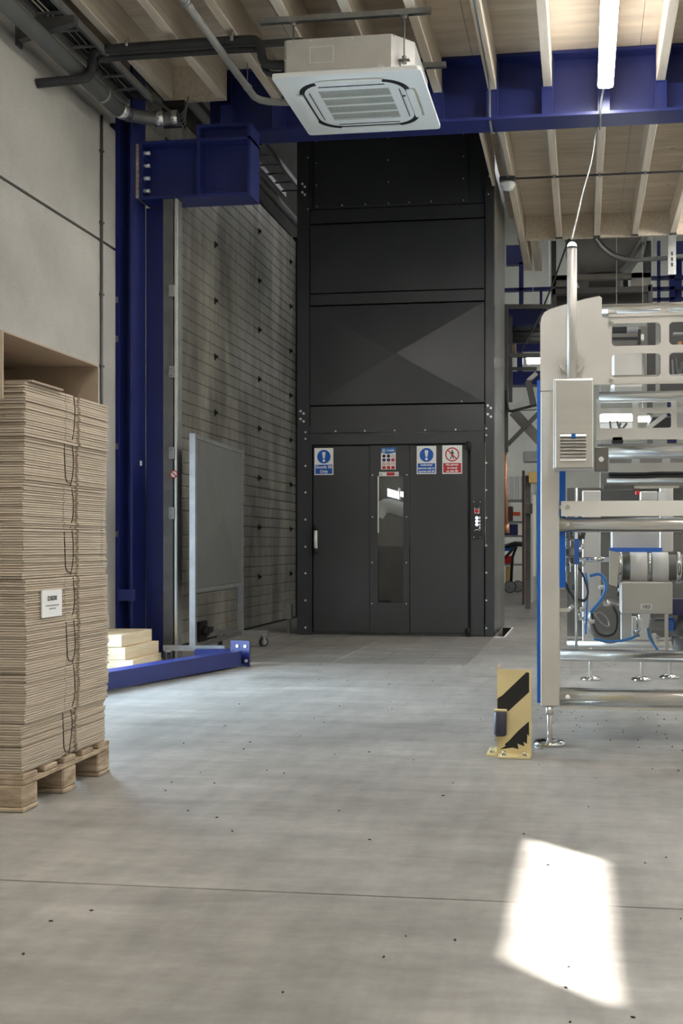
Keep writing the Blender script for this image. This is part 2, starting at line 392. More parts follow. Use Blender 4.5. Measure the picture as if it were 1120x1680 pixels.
mb = MB(); mb.box((-4, FY0, 4.76), (-3.86, 8.6, JT)); tag(mb.build('trim_1', 'wood', kind='structure'), 'timber wall plate along the top of the concrete wall', 'trim')
# joist shoes under the far ends
for x in JX:
    if x > -.7:
        mb = MB(); mb.box((x - .045, CE - .13, JB - .006), (x + .045, CE - .06, JB)); mb.build('joist_shoe', 'galv_dark', ce)

# ------------------------------------------------------------------ blue steel
def bolts(mb, pts, r=.012, d=(0, -1, 0), l=.012, seg=8):
    for p in pts: mb.cyl(Vector(p), Vector(p) + Vector(d) * l, r, seg)
beam = thing('steel_beam', 'deep royal blue steel beam carrying the timber joists', 'beam', (-.5, 9.07, 4.64))
bx0, bx1 = -3.31, 4.9
mb = MB(); mb.box((bx0, BY0, 4.64), (bx1, BY1, 4.665)); mb.build('flange', 'blue_paint', beam)
mb = MB(); mb.box((bx0, BY0, 5.17), (bx1, BY1, 5.195)); mb.build('flange', 'blue_paint', beam)
mb = MB(); mb.box((bx0, 9.055, 4.665), (bx1, 9.075, 5.17)); mb.build('web', 'blue_paint', beam)
for x in JX:
    if x < -3.2: continue
    for sg in (-1, 1):
        if sg == 1 and x < -1: continue
        ya, yb = (BY0 + .01, 9.055) if sg < 0 else (9.075, BY1 - .01)
        mb = MB(); mb.box((x + .042, ya, 4.665), (x + .05, yb, 5.165)); mb.box((x - .05, ya, 4.665), (x - .042, yb, JB)); mb.box((x - .042, ya, JB - .012), (x + .042, yb, JB)); mb.box((x - .042, ya + .01, 4.665), (x + .042, ya + .018, JB - .012))
        mb.build('joist_cleat', 'blue_paint', beam)
# column beside the overhead door
colm = thing('steel_column', 'royal blue H-section column against the concrete wall', 'column', (-3.85, 8.8, 0))
cx0, cx1, cy0, cy1 = -4.03, -3.862, 8.66, 8.93
mb = MB(); mb.box((cx0, cy0, 0), (cx0 + .045, cy1, 5.2)); mb.build('flange', 'blue_paint', colm)
mb = MB(); mb.box((cx1 - .022, cy0, 0), (cx1, cy1, 4.0)); mb.box((cx1 - .022, cy0, 4.0), (cx1, cy1, 5.2)); mb.build('flange', 'blue_paint', colm)
mb = MB(); mb.box((cx0 + .045, 8.83, 0), (cx1 - .022, 8.85, 5.2)); mb.build('web', 'blue_paint', colm)
mb = MB(); mb.box((-3.862, 8.945, 0.0), (-3.6, 8.96, 4.01)); mb.build('cover_plate', 'blue_paint', colm)
a = P(231, 760, X=cx1 + .001); mb = MB(); mb.box((cx1, a.y - .02, a.z - .022), (cx1 + .004, a.y + .02, a.z + .022)); mb.build('survey_target', 'white_paper', colm)
mb = MB()
for zz in (3.13, 2.79, 1.86, 1.10):                                    # clips on the outer flange edge
    mb.box((cx0 - .0, cy0 - .03, zz - .025), (cx0 + .035, cy0, zz + .025))
mb.build('beam_clamp', 'galv', colm)
mb = MB(); mb.box((cx0 + .03, cy0 - .02, .52), (cx0 + .2, cy0, .62)); mb.build('lashing_lug', 'blue_paint', colm)
# bracket
br = thing('steel_bracket', 'short royal blue bracket beam bolted to the column, carrying the main beam', 'beam', (-3.3, 8.8, 4.0))
kx0, kx1, kz0, kz1 = -3.83, -2.83, 4.015, 4.52
mb = MB(); mb.box((kx0 - .0, 8.72, kz0), (kx1, 8.98, kz0 + .025)); mb.build('flange', 'blue_paint', br)
mb = MB(); mb.box((kx0, 8.72, kz1 - .025), (kx1, 8.98, kz1)); mb.build('flange', 'blue_paint', br)
mb = MB(); mb.box((kx0 + .03, 8.84, kz0 + .025), (kx1 - .025, 8.86, kz1 - .025)); mb.build('web', 'blue_paint', br)
mb = MB(); mb.box((kx0, 8.72, kz0 + .025), (kx0 + .03, 8.98, kz1 - .025)); mb.build('end_plate', 'blue_paint', br)
mb = MB(); mb.box((kx1 - .025, 8.72, kz0 + .025), (kx1, 8.98, 4.64)); mb.build('end_plate', 'blue_paint', br)
mb = MB(); mb.box((-3.31, 8.73, kz0 + .025), (-3.285, 8.84, kz1 - .025)); mb.build('stiffener', 'blue_paint', br)
mb = MB(); mb.box((-3.31, 8.8, kz1), (kx1 - .025, 8.82, 4.64)); mb.box((-3.31, 8.72, 4.615), (kx1 - .025, 8.93, 4.64)); mb.box((-3.31, 8.72, kz1), (-3.285, 8.8, 4.615)); mb.build('seat_box', 'blue_paint', br)
for zz in (4.1, 4.21, 4.32, 4.43): mb = MB(); bolts(mb, [(kx0 + .03, 8.76, zz)], .017, (1, 0, 0), .05); mb.build('bolt', 'bolt', br)
mb = MB(); mb.box((-3.86, 8.72, 4.03), (-3.832, 8.93, 4.5)); mb.build('packer', 'old_wood', br)

# ------------------------------------------------------------------ overhead sectional door in the left wall
od = thing('overhead_door', 'tall grimy grey sectional overhead door of horizontal slats', 'door', (-3.95, 11.5, 0))
DX = -3.95; SY0, SY1 = 9.0, 14.2; NS = 43; SH = 5.22 / NS
mb = MB(); mb.box((DX - .04, SY0, .012), (DX, SY1, .012 + SH - .0015), .009); s0 = mb.build('slat', 'door_panel', od)
for k in range(1, NS): place('slat', s0.data, world_loc(s0) + Vector((0, 0, k * SH)), od)
mb = MB(); mb.box((DX - .06, SY0, 0), (DX - .04, SY1, 5.24)); mb.build('backing', 'galv_dark', od)
mb = MB(); mb.box((DX - .02, SY0, 0), (DX + .012, SY1, .02)); mb.build('bottom_seal', 'rubber', od)
for yy in (9.6, 10.95, 12.5, 13.9):
    for k in range(1, 9):
        z = k * SH * 5 + .01
        mb = MB(); mb.box((DX, yy - .014, z - .035), (DX + .01, yy + .014, z + .035)); mb.box((DX + .01, yy - .01, z - .014), (DX + .035, yy + .01, z + .014)); mb.cyl((DX + .026, yy - .028, z), (DX + .026, yy + .028, z), .007, 8)
        mb.build('hinge', 'black', od)
for yy in (14.26,):
    mb = MB(); mb.box((DX - .05, yy - .03, 0), (DX + .1, yy + .02, 5.3)); mb.build('track', 'black', od)
# lock on the door
lk = P(330, 1035, X=DX)
mb = MB(); mb.box((DX, lk.y - .13, lk.z - .12), (DX + .03, lk.y + .1, lk.z + .1)); mb.box((DX + .03, lk.y - .08, lk.z - .03), (DX + .06, lk.y + .2, lk.z + .03)); mb.cyl((DX + .03, lk.y, lk.z), (DX + .08, lk.y, lk.z), .05); mb.build('lock', 'black', od)
# galvanised jamb post of the door
jp = thing('door_track_post', 'galvanised vertical track post of the overhead door', 'post', (-3.5, 8.8, 0))
mb = MB(); mb.box((-3.6, 8.69, .0), (-3.51, 8.74, 4.0), .003); mb.build('angle', 'galv_dark', jp)
mb = MB(); mb.box((-3.505, 8.7, .0), (-3.47, 8.8, 4.0), .003); mb.build('track', 'galv', jp)
mb = MB(); mb.box((-3.49, 8.685, 0), (-3.475, 8.7, 4.0)); mb.build('edge_strip', 'steel', jp)
for zz in (3.2, 2.5, 1.8, 1.28):
    mb = MB(); mb.box((-3.54, 8.675, zz - .05), (-3.49, 8.69, zz + .05)); bolts(mb, [(-3.53, 8.675, zz - .03), (-3.53, 8.675, zz + .03)], .008); mb.build('fixing_plate', 'galv', jp)
# round warning sticker
a = P(285, 778, Y=8.68)
st = thing('warning_sticker', 'small round red ring prohibition sticker on the galvanised track post', 'sticker', (a.x, 8.684, a.z - .03))
mb = MB(); mb.cyl((a.x, 8.6845, a.z), (a.x, 8.682, a.z), .032, 20); mb.build('disc', 'sign_white', st)
mb = MB(); plate(mb, [circ(a.x, a.z, .034), circ(a.x, a.z, .026)], 8.680, .002); mb.bar((a.x - .02, 8.681, a.z + .02), (a.x + .02, 8.681, a.z - .02), .002, .008); mb.build('ring', 'sign_red', st)

# ------------------------------------------------------------------ goods lift
LT = 6.6
lift = thing('goods_lift', 'tall anthracite goods lift shaft with a hinged door and glass slot', 'lift', ((LX0 + LX1) / 2, LY + .9, 0))
def L(px, py, Y=LY): return P(px, py, Y=Y)
lf = lambda px: P(px, 900, Y=LY).x
lz = lambda py: P(650, py, Y=LY).z
mb = MB(); mb.box((LX0, LY, 0), (lf(507), LY + .12, LT)); mb.build('corner_post', 'lift_paint', lift)
mb = MB(); mb.box((lf(796), LY, 0), (LX1, LY + .12, LT)); mb.build('corner_post', 'lift_paint', lift)
ix0, ix1 = lf(507), lf(796)
def lpanel(name, py0, py1, y=.012, px0=508, px1=794.5, m='lift_paint', th=.03):
    mb = MB(); mb.box((lf(px0), LY + y, lz(py1) + .003), (lf(px1), LY + y + th, lz(py0) - .003), .003); return mb.build(name, m, lift)
lpanel('header_panel', 664, 709)
# pyramid-creased panel
xa, xb, za, zb = lf(508), lf(794), lz(662), lz(499); mb = MB()
cxm, czm = (xa + xb) / 2, (za + zb) / 2
mb._pts([(xa, LY + .012, za), (xb, LY + .012, za), (xb, LY + .012, zb), (xa, LY + .012, zb), (cxm, LY - .03, czm), (xa, LY + .04, za), (xb, LY + .04, za), (xb, LY + .04, zb), (xa, LY + .04, zb)],
        [(0, 1, 4), (1, 2, 4), (2, 3, 4), (3, 0, 4), (0, 5, 6, 1), (1, 6, 7, 2), (2, 7, 8, 3), (3, 8, 5, 0), (5, 8, 7, 6)])
mb.build('creased_panel', 'lift_paint', lift)
lpanel('rail_panel', 478, 497, .006); lpanel('upper_panel', 363, 477); lpanel('upper_rail', 338, 361, .02)
mb = MB(); mb.box((ix0, LY + .03, lz(337)), (ix1, LY + .06, LT)); mb.build('top_panel', 'lift_paint', lift)
mb = MB(); mb.box((lf(515), LY + .0, lz(336)), (lf(766), LY + .03, lz(336) + 1.1), .003); mb.build('access_cover', 'lift_paint', lift)
# door surround
mb = MB(); mb.box((ix0, LY + .012, 0), (lf(511), LY + .07, lz(710))); mb.build('door_jamb', 'lift_paint', lift)
mb = MB(); mb.box((lf(511), LY + .012, lz(728)), (lf(793.5), LY + .07, lz(710))); mb.build('door_head', 'lift_paint', lift)
mb = MB(); mb.box((lf(772), LY + .012, 0), (lf(793.5), LY + .07, lz(728))); mb.build('control_post', 'lift_paint', lift)
mb = MB(); mb.box((lf(511), LY + .06, .0), (lf(772), LY + .075, .02)); mb.build('sill', 'galv_dark', lift)
mb = MB(); mb.box((lf(507), LY + .07, 0), (lf(518), LY + .1, lz(712))); mb.box((lf(762), LY + .07, 0), (lf(794), LY + .1, lz(712))); mb.box((lf(518), LY + .07, lz(737)), (lf(762), LY + .1, lz(712))); mb.build('gap_blocker', 'lift_dark', lift)  # dark strips added behind the door gaps to block light from the car
mb = MB(); mb.box((lf(518), LY + .062, .021), (lf(762), LY + .075, .021 + .05)); mb.build('threshold', 'lift_dark', lift)
# door leaf
dr = MB(); dz0, dz1 = .025, lz(730.5)
dr.box((lf(513), LY + .02, dz0), (lf(605.5), LY + .06, dz1), .004); door = dr.build('door_leaf', 'lift_paint', lift)
mb = MB(); mb.box((lf(671.5), LY + .02, dz0), (lf(767), LY + .06, dz1), .004); mb.build('door_panel', 'lift_paint', door)
gx0, gx1, gz0, gz1 = lf(619), lf(661), lz(989), lz(781)
mb = MB(); plate(mb, [[(lf(606), dz0), (lf(671), dz0), (lf(671), dz1), (lf(606), dz1)], [(gx0, gz0), (gx1, gz0), (gx1, gz1), (gx0, gz1)]], LY + .014, .05); mb.build('window_panel', 'lift_paint', door)
mb = MB(); mb.box((gx0, LY + .04, gz0), (gx1, LY + .046, gz1)); mb.build('glass_pane', 'glass', door)
mb = MB(); mb.box((gx0, LY + .012, lz(874)), (gx0 + .012, LY + .02, gz1)); mb.build('glass_bead', 'white_plastic', door)
mb = MB(); bolts(mb, [(lf(px), LY + .014, lz(py)) for px, py in ((610.5, 779), (667, 779), (610.5, 848), (666.5, 848), (610, 923), (666, 923), (609.5, 990.5), (666, 990.5))], .007, l=.006); mb.build('screws', 'bolt', door, kind='stuff')
hx = lf(519); mb = MB()
mb.cyl((hx, LY - .035, lz(901)), (hx, LY - .035, lz(869)), .02, 12); hd = mb.build('handle', 'white_plastic', door)
for py in (866, 904): mb = MB(); mb.cyl((hx, LY + .02, lz(py)), (hx, LY - .035, lz(py)), .018, 10); mb.cyl((hx, LY - .035, lz(py) - .028), (hx, LY - .035, lz(py) + .028), .024, 12); mb.build('handle_mount', 'black', hd)
for py in (733, 1036):
    mb = MB(); mb.box((lf(763), LY - .02, lz(py) - .04), (lf(772), LY + .02, lz(py) + .04), .005); mb.cyl((lf(769), LY - .03, lz(py) - .05), (lf(769), LY - .03, lz(py) + .05), .016); mb.build('hinge', 'black', lift)
# bolts along the posts and header
mb = MB()
for py in (707, 718, 763, 807, 852, 897, 941, 986, 1031): bolts(mb, [(lf(501), LY, lz(py)), (lf(797.5), LY, lz(py - 2))], .011, l=.008)
for px in (550, 598, 647, 697, 747): bolts(mb, [(lf(px), LY + .012, lz(706))], .01, l=.006)
for px, py in ((493, 672), (498, 676), (493, 685), (498, 689), (800, 668), (805, 672), (800, 682), (805, 686), (496, 295), (500, 300), (496, 309), (500, 313), (803, 284), (807, 288), (803, 296), (807, 300)): bolts(mb, [(lf(px), LY, lz(py))], .014, l=.01)
for px, py in ((505, 252), (505, 337), (801, 238), (801, 281), (801, 325)): bolts(mb, [(lf(px), LY, lz(py))], .008, l=.006)
for px in (520, 561, 599, 637, 671, 707, 760): bolts(mb, [(lf(px), LY, lz(333)), ], .007, l=.006)
for py in (225, 262, 298): bolts(mb, [(lf(519), LY, lz(py)), (lf(637), LY, lz(py)), (lf(760), LY, lz(py))], .007, l=.006)
for py in (660,): bolts(mb, [(lf(757), LY + .012, lz(py))], .007, l=.006)
mb.build('bolts', 'bolt', lift, kind='stuff')
# sides, car interior
mb = MB(); mb.box((LX1 - .03, LY + .12, .0), (LX1 - .004, LY + LD, lz(900) + .12)); mb.build('side_panel', 'lift_side', lift)
mb = MB(); mb.box((LX1 - .03, LY + .12, lz(900) + .126), (LX1 - .004, LY + LD, 2.6)); mb.build('side_panel', 'lift_side', lift)
mb = MB(); mb.box((LX1 - .03, LY + .12, 2.606), (LX1 - .004, LY + LD, LT)); mb.build('side_panel', 'lift_side', lift)
mb = MB(); mb.box((LX0 + .004, LY + .12, 0), (LX0 + .03, LY + LD, LT)); mb.build('side_panel', 'lift_dark', lift)
mb = MB(); mb.box((LX0 + .03, LY + LD - .03, 0), (LX1 - .03, LY + LD, .99)); mb.box((LX0 + .03, LY + LD - .03, 2.35), (LX1 - .03, LY + LD, LT)); mb.build('rear_panel', 'lift_paint', lift)  # left open so the lit hall behind stands in for the reflected room
mb = MB()
for x0_, x1_, z0_, z1_ in ((-2.9, -2.72, .05, .97), (-2.66, -2.45, .42, .92), (-2.39, -2.0, .42, .92), (-2.66, -2.45, .05, .36), (-2.39, -2.0, .05, .36)): mb.box((x0_, LY + LD - .05, z0_), (x1_, LY + LD - .03, z1_), .004)
mb.build('rear_panel_field', 'lift_paint', lift)
mb = MB(); mb.box((LX0 + .03, LY + .1, .005), (LX1 - .03, LY + LD - .03, .03)); mb.build('car_floor', 'galv_dark', lift)
mb = MB(); mb.box((LX0 + .03, LY + .12, 2.3), (LX1 - .03, LY + LD - .03, 2.35)); mb.build('car_ceiling', 'white_plastic', lift)
# control panel
cp = MB(); cp.box((lf(775.5), LY - .004, lz(884)), (lf(790), LY + .012, lz(822)), .002); cpo = cp.build('control_panel', 'lift_dark', lift)
cxp = lf(782)
mb = MB(); mb.box((cxp - .028, LY - .007, lz(843)), (cxp + .028, LY - .004, lz(835.5))); mb.build('stop_plate', 'white_plastic', cpo)
mb = MB(); mb.cyl((cxp, LY - .007, lz(839)), (cxp, LY - .03, lz(839)), .022, 16); mb.build('stop_button', 'red_button', cpo)
for py in (850, 855.5, 861):
    mb = MB(); mb.cyl((cxp, LY - .004, lz(py)), (cxp, LY - .014, lz(py)), .016, 14); mb.build('call_button', 'button_light', cpo)
    mb = MB(); mb.box((cxp + .024, LY - .006, lz(py + 1.8)), (cxp + .04, LY - .004, lz(py - 1.8))); mb.build('button_tag', 'white_plastic', cpo)
mb = MB(); mb.cyl((cxp, LY - .004, lz(866.5)), (cxp, LY - .016, lz(866.5)), .016, 14); mb.build('key_switch', 'black', cpo)
mb = MB(); mb.box((cxp + .024, LY - .006, lz(868.5)), (cxp + .04, LY - .004, lz(864))); mb.box((cxp - .016, LY - .006, lz(870)), (cxp + .016, LY - .004, lz(868.4))); mb.build('button_tag', 'white_plastic', cpo)
mb = MB(); bolts(mb, [(lf(px), LY - .004, lz(py)) for px in (777.2, 787.5) for py in (824, 881.5)] + [(lf(px), LY - .004, lz(py)) for px in (778.3, 786.5) for py in (834, 870.7)], .005, l=.004); mb.build('screws', 'bolt', cpo, kind='stuff')

# ------------------------------------------------------------------ signs on the lift door
SYF = LY + .0195
def safety_sign(px0, py0, px1, py1, label, colr, lines, kind, size):
    x0, x1, z0, z1 = lf(px0), lf(px1), lz(py1), lz(py0); cx = (x0 + x1) / 2; wd = x1 - x0; ht = z1 - z0
    t = thing('safety_sign', label, 'sign', (cx, SYF, z0))
    mb = MB(); mb.box((x0, SYF - .003, z0), (x1, SYF, z1)); mb.build('board', 'sign_white', t)
    y = SYF - .0036
    mb = MB(); plate(mb, [[(x0 + wd * .05, z0 + ht * .04), (x1 - wd * .05, z0 + ht * .04), (x1 - wd * .05, z0 + ht * .38), (x0 + wd * .05, z0 + ht * .38)]], y, .001); mb.build('text_field', colr, t)
    cz = z0 + ht * .68; R = wd * .355
    if kind == '!':
        mb = MB(); plate(mb, [circ(cx, cz, R, 32)], y, .001); mb.build('symbol_disc', colr, t)
        mb = MB(); y2 = y - .0006
        plate(mb, [[(cx - .010, cz - R * .28), (cx + .010, cz - R * .28), (cx + .021, cz + R * .55), (cx + .014, cz + R * .68), (cx - .014, cz + R * .68), (cx - .021, cz + R * .55)], circ(cx, cz - R * .58, .016, 14)], y2, .001); mb.build('exclamation_mark', 'sign_white', t)
    else:
        mb = MB(); h = R * 1.25
        plate(mb, [circ(cx, cz + h * .44, h * .09, 12), [(cx - h * .08, cz + h * .34), (cx + h * .1, cz + h * .34), (cx + h * .24, cz + h * .02), (cx + h * .17, cz), (cx + h * .1, cz + h * .14), (cx + h * .1, cz - h * .08),
               (cx + h * .2, cz - h * .5), (cx + h * .09, cz - h * .5), (cx + h * .0, cz - h * .12), (cx - h * .14, cz - h * .5), (cx - h * .26, cz - h * .5), (cx - h * .09, cz - h * .06), (cx - h * .09, cz + h * .14), (cx - h * .2, cz + h * .0), (cx - h * .26, cz + h * .04)]], y, .001); mb.build('walking_figure', 'ink', t)
        mb = MB(); plate(mb, [circ(cx, cz, R, 32), circ(cx, cz, R * .83, 32)], y - .0006, .001)
        mb.bar((cx - R * .62, y - .0002, cz + R * .62), (cx + R * .62, y - .0002, cz - R * .62), .001, R * .17); mb.build('prohibition_ring', colr, t)
    mb = MB(); n = len(lines); step = ht * .34 / n
    for k, tx in enumerate(lines):
        mb.mesh(text_mesh(tx, size, .0012), Matrix.Translation((cx, y - .001, z0 + ht * .38 - step * (k + .5))) @ XZ)
    mb.build('lettering', 'sign_white', t)
safety_sign(515, 733.5, 546, 778, 'blue and white sign reading Goods lift Only on the lift door', 'sign_blue', ['Goods lift', 'Only'], '!', .047)
safety_sign(683, 732, 715, 778, 'blue and white sign reading Authorised persons only to operate this lift', 'sign_blue', ['Authorised', 'persons only to', 'operate this lift'], '!', .029)
safety_sign(725, 731.5, 757.5, 778, 'red and white sign reading No person to travel on this lift', 'sign_red', ['No person', 'to travel', 'on this lift'], 'x', .032)
x0, x1, z0, z1 = lf(624.5), lf(648.5), lz(770), lz(734); SF2 = LY + .0135
t = thing('instruction_sticker', 'narrow sticker with blue header and a grid of pictograms', 'sticker', ((x0 + x1) / 2, SF2, z0))
mb = MB(); mb.box((x0, SF2 - .003, z0), (x1, SF2, z1)); mb.build('board', 'sign_white', t)
mb = MB(); plate(mb, [[(x0, z1 - .055), (x0 + .08, z1 - .072), (x1, z1 - .055), (x1, z1), (x0, z1)]], SF2 - .004, .001); mb.build('header', 'sticker_blue', t)
mb = MB(); mb.mesh(text_mesh('Hublift', .03, .0008), Matrix.Translation(((x0 + x1) / 2 + .025, SF2 - .0046, z1 - .032)) @ XZ)
plate(mb, [circ(x0 + .032, z1 - .032, .02), circ(x0 + .032, z1 - .032, .016)], SF2 - .0046, .001)
plate(mb, [[(x0 + .022, z1 - .031), (x0 + .042, z1 - .031), (x0 + .032, z1 - .02)], [(x0 + .022, z1 - .034), (x0 + .042, z1 - .034), (x0 + .032, z1 - .045)]], SF2 - .0046, .001); mb.build('logo', 'sign_white', t)
for r_ in range(4):
    for c_ in range(3):
        cx = x0 + .034 + .051 * c_; cz = z1 - .095 - .043 * r_
        mb = MB()
        if r_ % 2 == 0:
            if r_ == 2 or c_ == 2:
                plate(mb, [circ(cx, cz, .019, 16), circ(cx, cz, .015, 16)], SF2 - .004, .001); mb.bar((cx - .012, SF2 - .0035, cz + .012), (cx + .012, SF2 - .0035, cz - .012), .001, .004); mb.build('pictogram', 'sign_red', t)
            else: plate(mb, [circ(cx, cz, .019, 16)], SF2 - .004, .001); mb.build('pictogram', 'ink', t)
        else:
            plate(mb, [rrect(cx - .019, cz - .016, cx + .019, cz + .016, .004)], SF2 - .004, .001); mb.build('pictogram', 'sign_red' if (r_ == 3 or c_ == 2) else 'navy', t)
x0, x1, z0, z1 = lf(621.5), lf(653.5), lz(781), lz(774)
t = thing('warning_label', 'thin white and red strip label above the lift door glass', 'label', ((x0 + x1) / 2, SF2, z0))
mb = MB(); mb.box((x0, SF2 - .004, z0), (x1, SF2, z1)); mb.build('board', 'sign_white', t)
mb = MB(); plate(mb, [[(x0 + .085, z0 + .006), (x1 - .045, z0 + .006), (x1 - .045, z1 - .006), (x0 + .085, z1 - .006)]], SF2 - .005, .001); mb.build('red_field', 'sign_red', t)
for cx in (x0 + .022, x1 - .022): mb = MB(); plate(mb, [[(cx - .014, z0 + .012), (cx + .014, z0 + .012), (cx, z0 + .036)], [(cx - .007, z0 + .016), (cx + .007, z0 + .016), (cx, z0 + .029)]], SF2 - .005, .001); mb.build('triangle', 'ink', t)

# ------------------------------------------------------------------ ceiling cassette air conditioner
AX0, AX1, AY0, AY1, AZ = -2.25, -1.15, 7.42, 8.5, 4.41
acm = (AX0 + AX1) / 2, (AY0 + AY1) / 2
ac = thing('air_conditioner', 'white ceiling cassette air conditioner with square grille', 'air conditioner', (*acm, AZ))
mb = MB(); cxa, cya = acm
hb = .475; ch = .15
octa = [(cxa - hb + ch, cya - hb), (cxa + hb - ch, cya - hb), (cxa + hb, cya - hb + ch), (cxa + hb, cya + hb - ch), (cxa + hb - ch, cya + hb), (cxa - hb + ch, cya + hb), (cxa - hb, cya + hb - ch), (cxa - hb, cya - hb + ch)]
octa[0] = (cxa - hb + .02, cya - hb); octa[7] = (cxa - hb, cya - hb + .02)
mb.prism(octa, 'z', AZ + .03, AZ + .30); body = mb.build('body', 'ac_metal', ac)
mb = MB()
for k in range(6): bolts(mb, [(cxa - hb + .05 + k * .155, cya - hb, AZ + .285)], .007, l=.006)
bolts(mb, [(cxa - hb + .01, cya - hb, AZ + .15), (cxa - .02, cya - hb, AZ + .08)], .007, l=.006)
mb.cyl((cxa + .25, cya - hb, AZ + .065), (cxa + .25, cya - hb - .01, AZ + .065), .022, 14); mb.build('screws', 'bolt', body, kind='stuff')
mb = MB(); plate(mb, [[(cxa - .28, AZ + .12), (cxa - .1, AZ + .12), (cxa - .1, AZ + .24), (cxa - .28, AZ + .24)], [(cxa - .275, AZ + .125), (cxa - .105, AZ + .125), (cxa - .105, AZ + .235), (cxa - .275, AZ + .235)]], cya - hb - .002, .002); mb.build('rating_plate', 'white_plastic', body)
# face panel with slots
mb = MB(); hw = (AX1 - AX0) / 2
outer = rrect(-hw, -hw * .985, hw, hw * .985, .03)
grl = .27
mb.mesh(flat_mesh([outer, [(-grl, -grl), (grl, -grl), (grl, grl), (-grl, grl)]], .03), Matrix.Translation((cxa, cya, AZ + .015))); pan = mb.build('face_panel', 'white_plastic', ac)
# air outlet ring: a recessed-looking dark channel made of four curved slots, and flaps in front of them
mb = MB()
ro, ri = rrect(-.42, -.42, .42, .42, .2, 8), rrect(-.385, -.385, .385, .385, .18, 8)
mb.mesh(flat_mesh([ro, ri], .004), Matrix.Translation((cxa, cya, AZ - .001))); mb.build('air_outlet', 'ac_slot', pan)
for k in range(4):
    a = k * PI / 2; M = Matrix.Translation((cxa, cya, AZ - .012)) @ Matrix.Rotation(a, 4, 'Z')
    mb = MB(); mb.mesh(flat_mesh([[(-.25, -.44), (-.2, -.45), (.2, -.45), (.25, -.44), (.24, -.395), (-.24, -.395)]], .014), M); mb.build('flap', 'white_plastic', pan)
    M = Matrix.Translation((cxa, cya, AZ - .004)) @ Matrix.Rotation(a, 4, 'Z')
    mb = MB(); mb.mesh(flat_mesh([[(-.25, -.345), (.25, -.345), (.25, -.341), (-.25, -.341)]], .004), M); mb.build('seam', 'ac_slot', pan)
mb = MB(); mb.box((cxa - grl, cya - grl, AZ + .012), (cxa + grl, cya + grl, AZ + .016)); mb.build('filter', 'ac_slot', pan)
mb = MB()
for k in range(46):
    x = cxa - grl + .54 * (k + .5) / 46; mb.box((x - .0022, cya - grl, AZ + .0), (x + .0028, cya + grl, AZ + .003))
for k in range(1, 4):
    y = cya - grl + .54 * k / 4; mb.box((cxa - grl, y - .008, AZ - .002), (cxa + grl, y + .008, AZ + .006))
mb.build('grille', 'white_plastic', pan, kind='stuff')
mb = MB(); mb.cyl((cxa + .36, cya - .12, AZ), (cxa + .36, cya - .12, AZ - .004), .012, 12); mb.build('receiver', 'ac_slot', pan)
for sx, sy in ((-1, -1), (1, -1), (1, 1), (-1, 1)):
    rx, ry = cxa + sx * .415, cya + sy * .43
    mb = MB(); mb.cyl((rx, ry, AZ + .12), (rx, ry, JB - .066), .007, 8); rod = mb.build('threaded_rod', 'galv', ac)
    mb = MB(); mb.box((rx - .04, ry - .02, AZ + .12), (rx + .04, ry + .02, AZ + .126)); mb.cyl((rx, ry, AZ + .126), (rx, ry, AZ + .15), .02, 6); mb.cyl((rx, ry, AZ + .1), (rx, ry, AZ + .12), .02, 6); mb.box((rx - .035, ry + sy * -.02, AZ + .03), (rx - .029, ry + .006, AZ + .12)); mb.build('hanger', 'galv', ac)
for y, lab in ((cya - .43, 'galvanised strut rail under the joists on the grille side of the air conditioner'), (cya + .43, 'galvanised strut rail under the joists between air conditioner and blue beam')):
    t = thing('strut_rail', lab, 'rail', (cxa, y, JB - .04), 'strut rails holding the air conditioner')
    xa, xb = (AX0 - .12, AX1 + .06)
    mb = MB(); mb.box((xa, y - .02, JB - .04), (xb, y - .016, JB)); mb.box((xa, y + .016, JB - .04), (xb, y + .02, JB)); mb.box((xa, y - .016, JB - .004), (xb, y + .016, JB)); mb.build('channel', 'galv', t)
    for rx in (cxa - .415, cxa + .415):
        mb = MB(); mb.cyl((rx, y, JB - .065), (rx, y, JB - .045), .018, 6); mb.box((rx - .03, y - .022, JB - .046), (rx + .03, y + .022, JB - .041)); mb.build('nut', 'galv', t)

# ------------------------------------------------------------------ pipes, trays and conduits under the ceiling
ip = thing('refrigerant_pipe', 'black insulated refrigerant pipes from the concrete wall to the air conditioner', 'pipe', (-3, 7.66, 4.4))
yb = 7.66
pth = [P(60, 137, X=-4.0), P(100, 133, Y=7.36), P(132, 130, Y=7.42), P(146, 126, Y=7.46), P(150, 113, Y=7.5), P(150, 98, Y=7.54), P(153, 86, Y=7.58), P(168, 81, Y=7.62), P(200, 79, Y=7.66), P(300, 72, Y=7.66), P(408, 65, Y=7.66), P(422, 66, Y=7.66), P(428, 80, Y=7.66), P(430, 98, Y=7.66), P(438, 106, Y=7.66), P(455, 107, Y=7.66), P(486, 105, Y=7.66)]
mb = MB(); mb.tube(pth, .034, 12, 1); mb.build('insulated_pipe', 'insulation', ip)
pth2 = [(x, y + .05, z - .05) for x, y, z in pth[5:]]
mb = MB(); mb.tube(pth2, .022, 10, 1); mb.build('insulated_pipe', 'insulation', ip)
for x in (-3.45, -2.62):
    mb = MB(); pzz = 4.83 if x < -3 else 4.835; mb.lathe((x, yb, pzz), [(.038, -.012), (.043, -.012), (.043, .012), (.038, .012)], 16, 'x'); mb.cyl((x, yb, 4.87), (x, yb, 4.9), .006, 6); mb.build('pipe_clip', 'galv', ip)
mb = MB(); mb.box((-3.6, 7.84, JB - .04), (-2.13, 7.88, JB)); tag(mb.build('pipe_rail', 'galv_dark'), 'long thin steel rail under the joists behind the black pipes', 'rail')
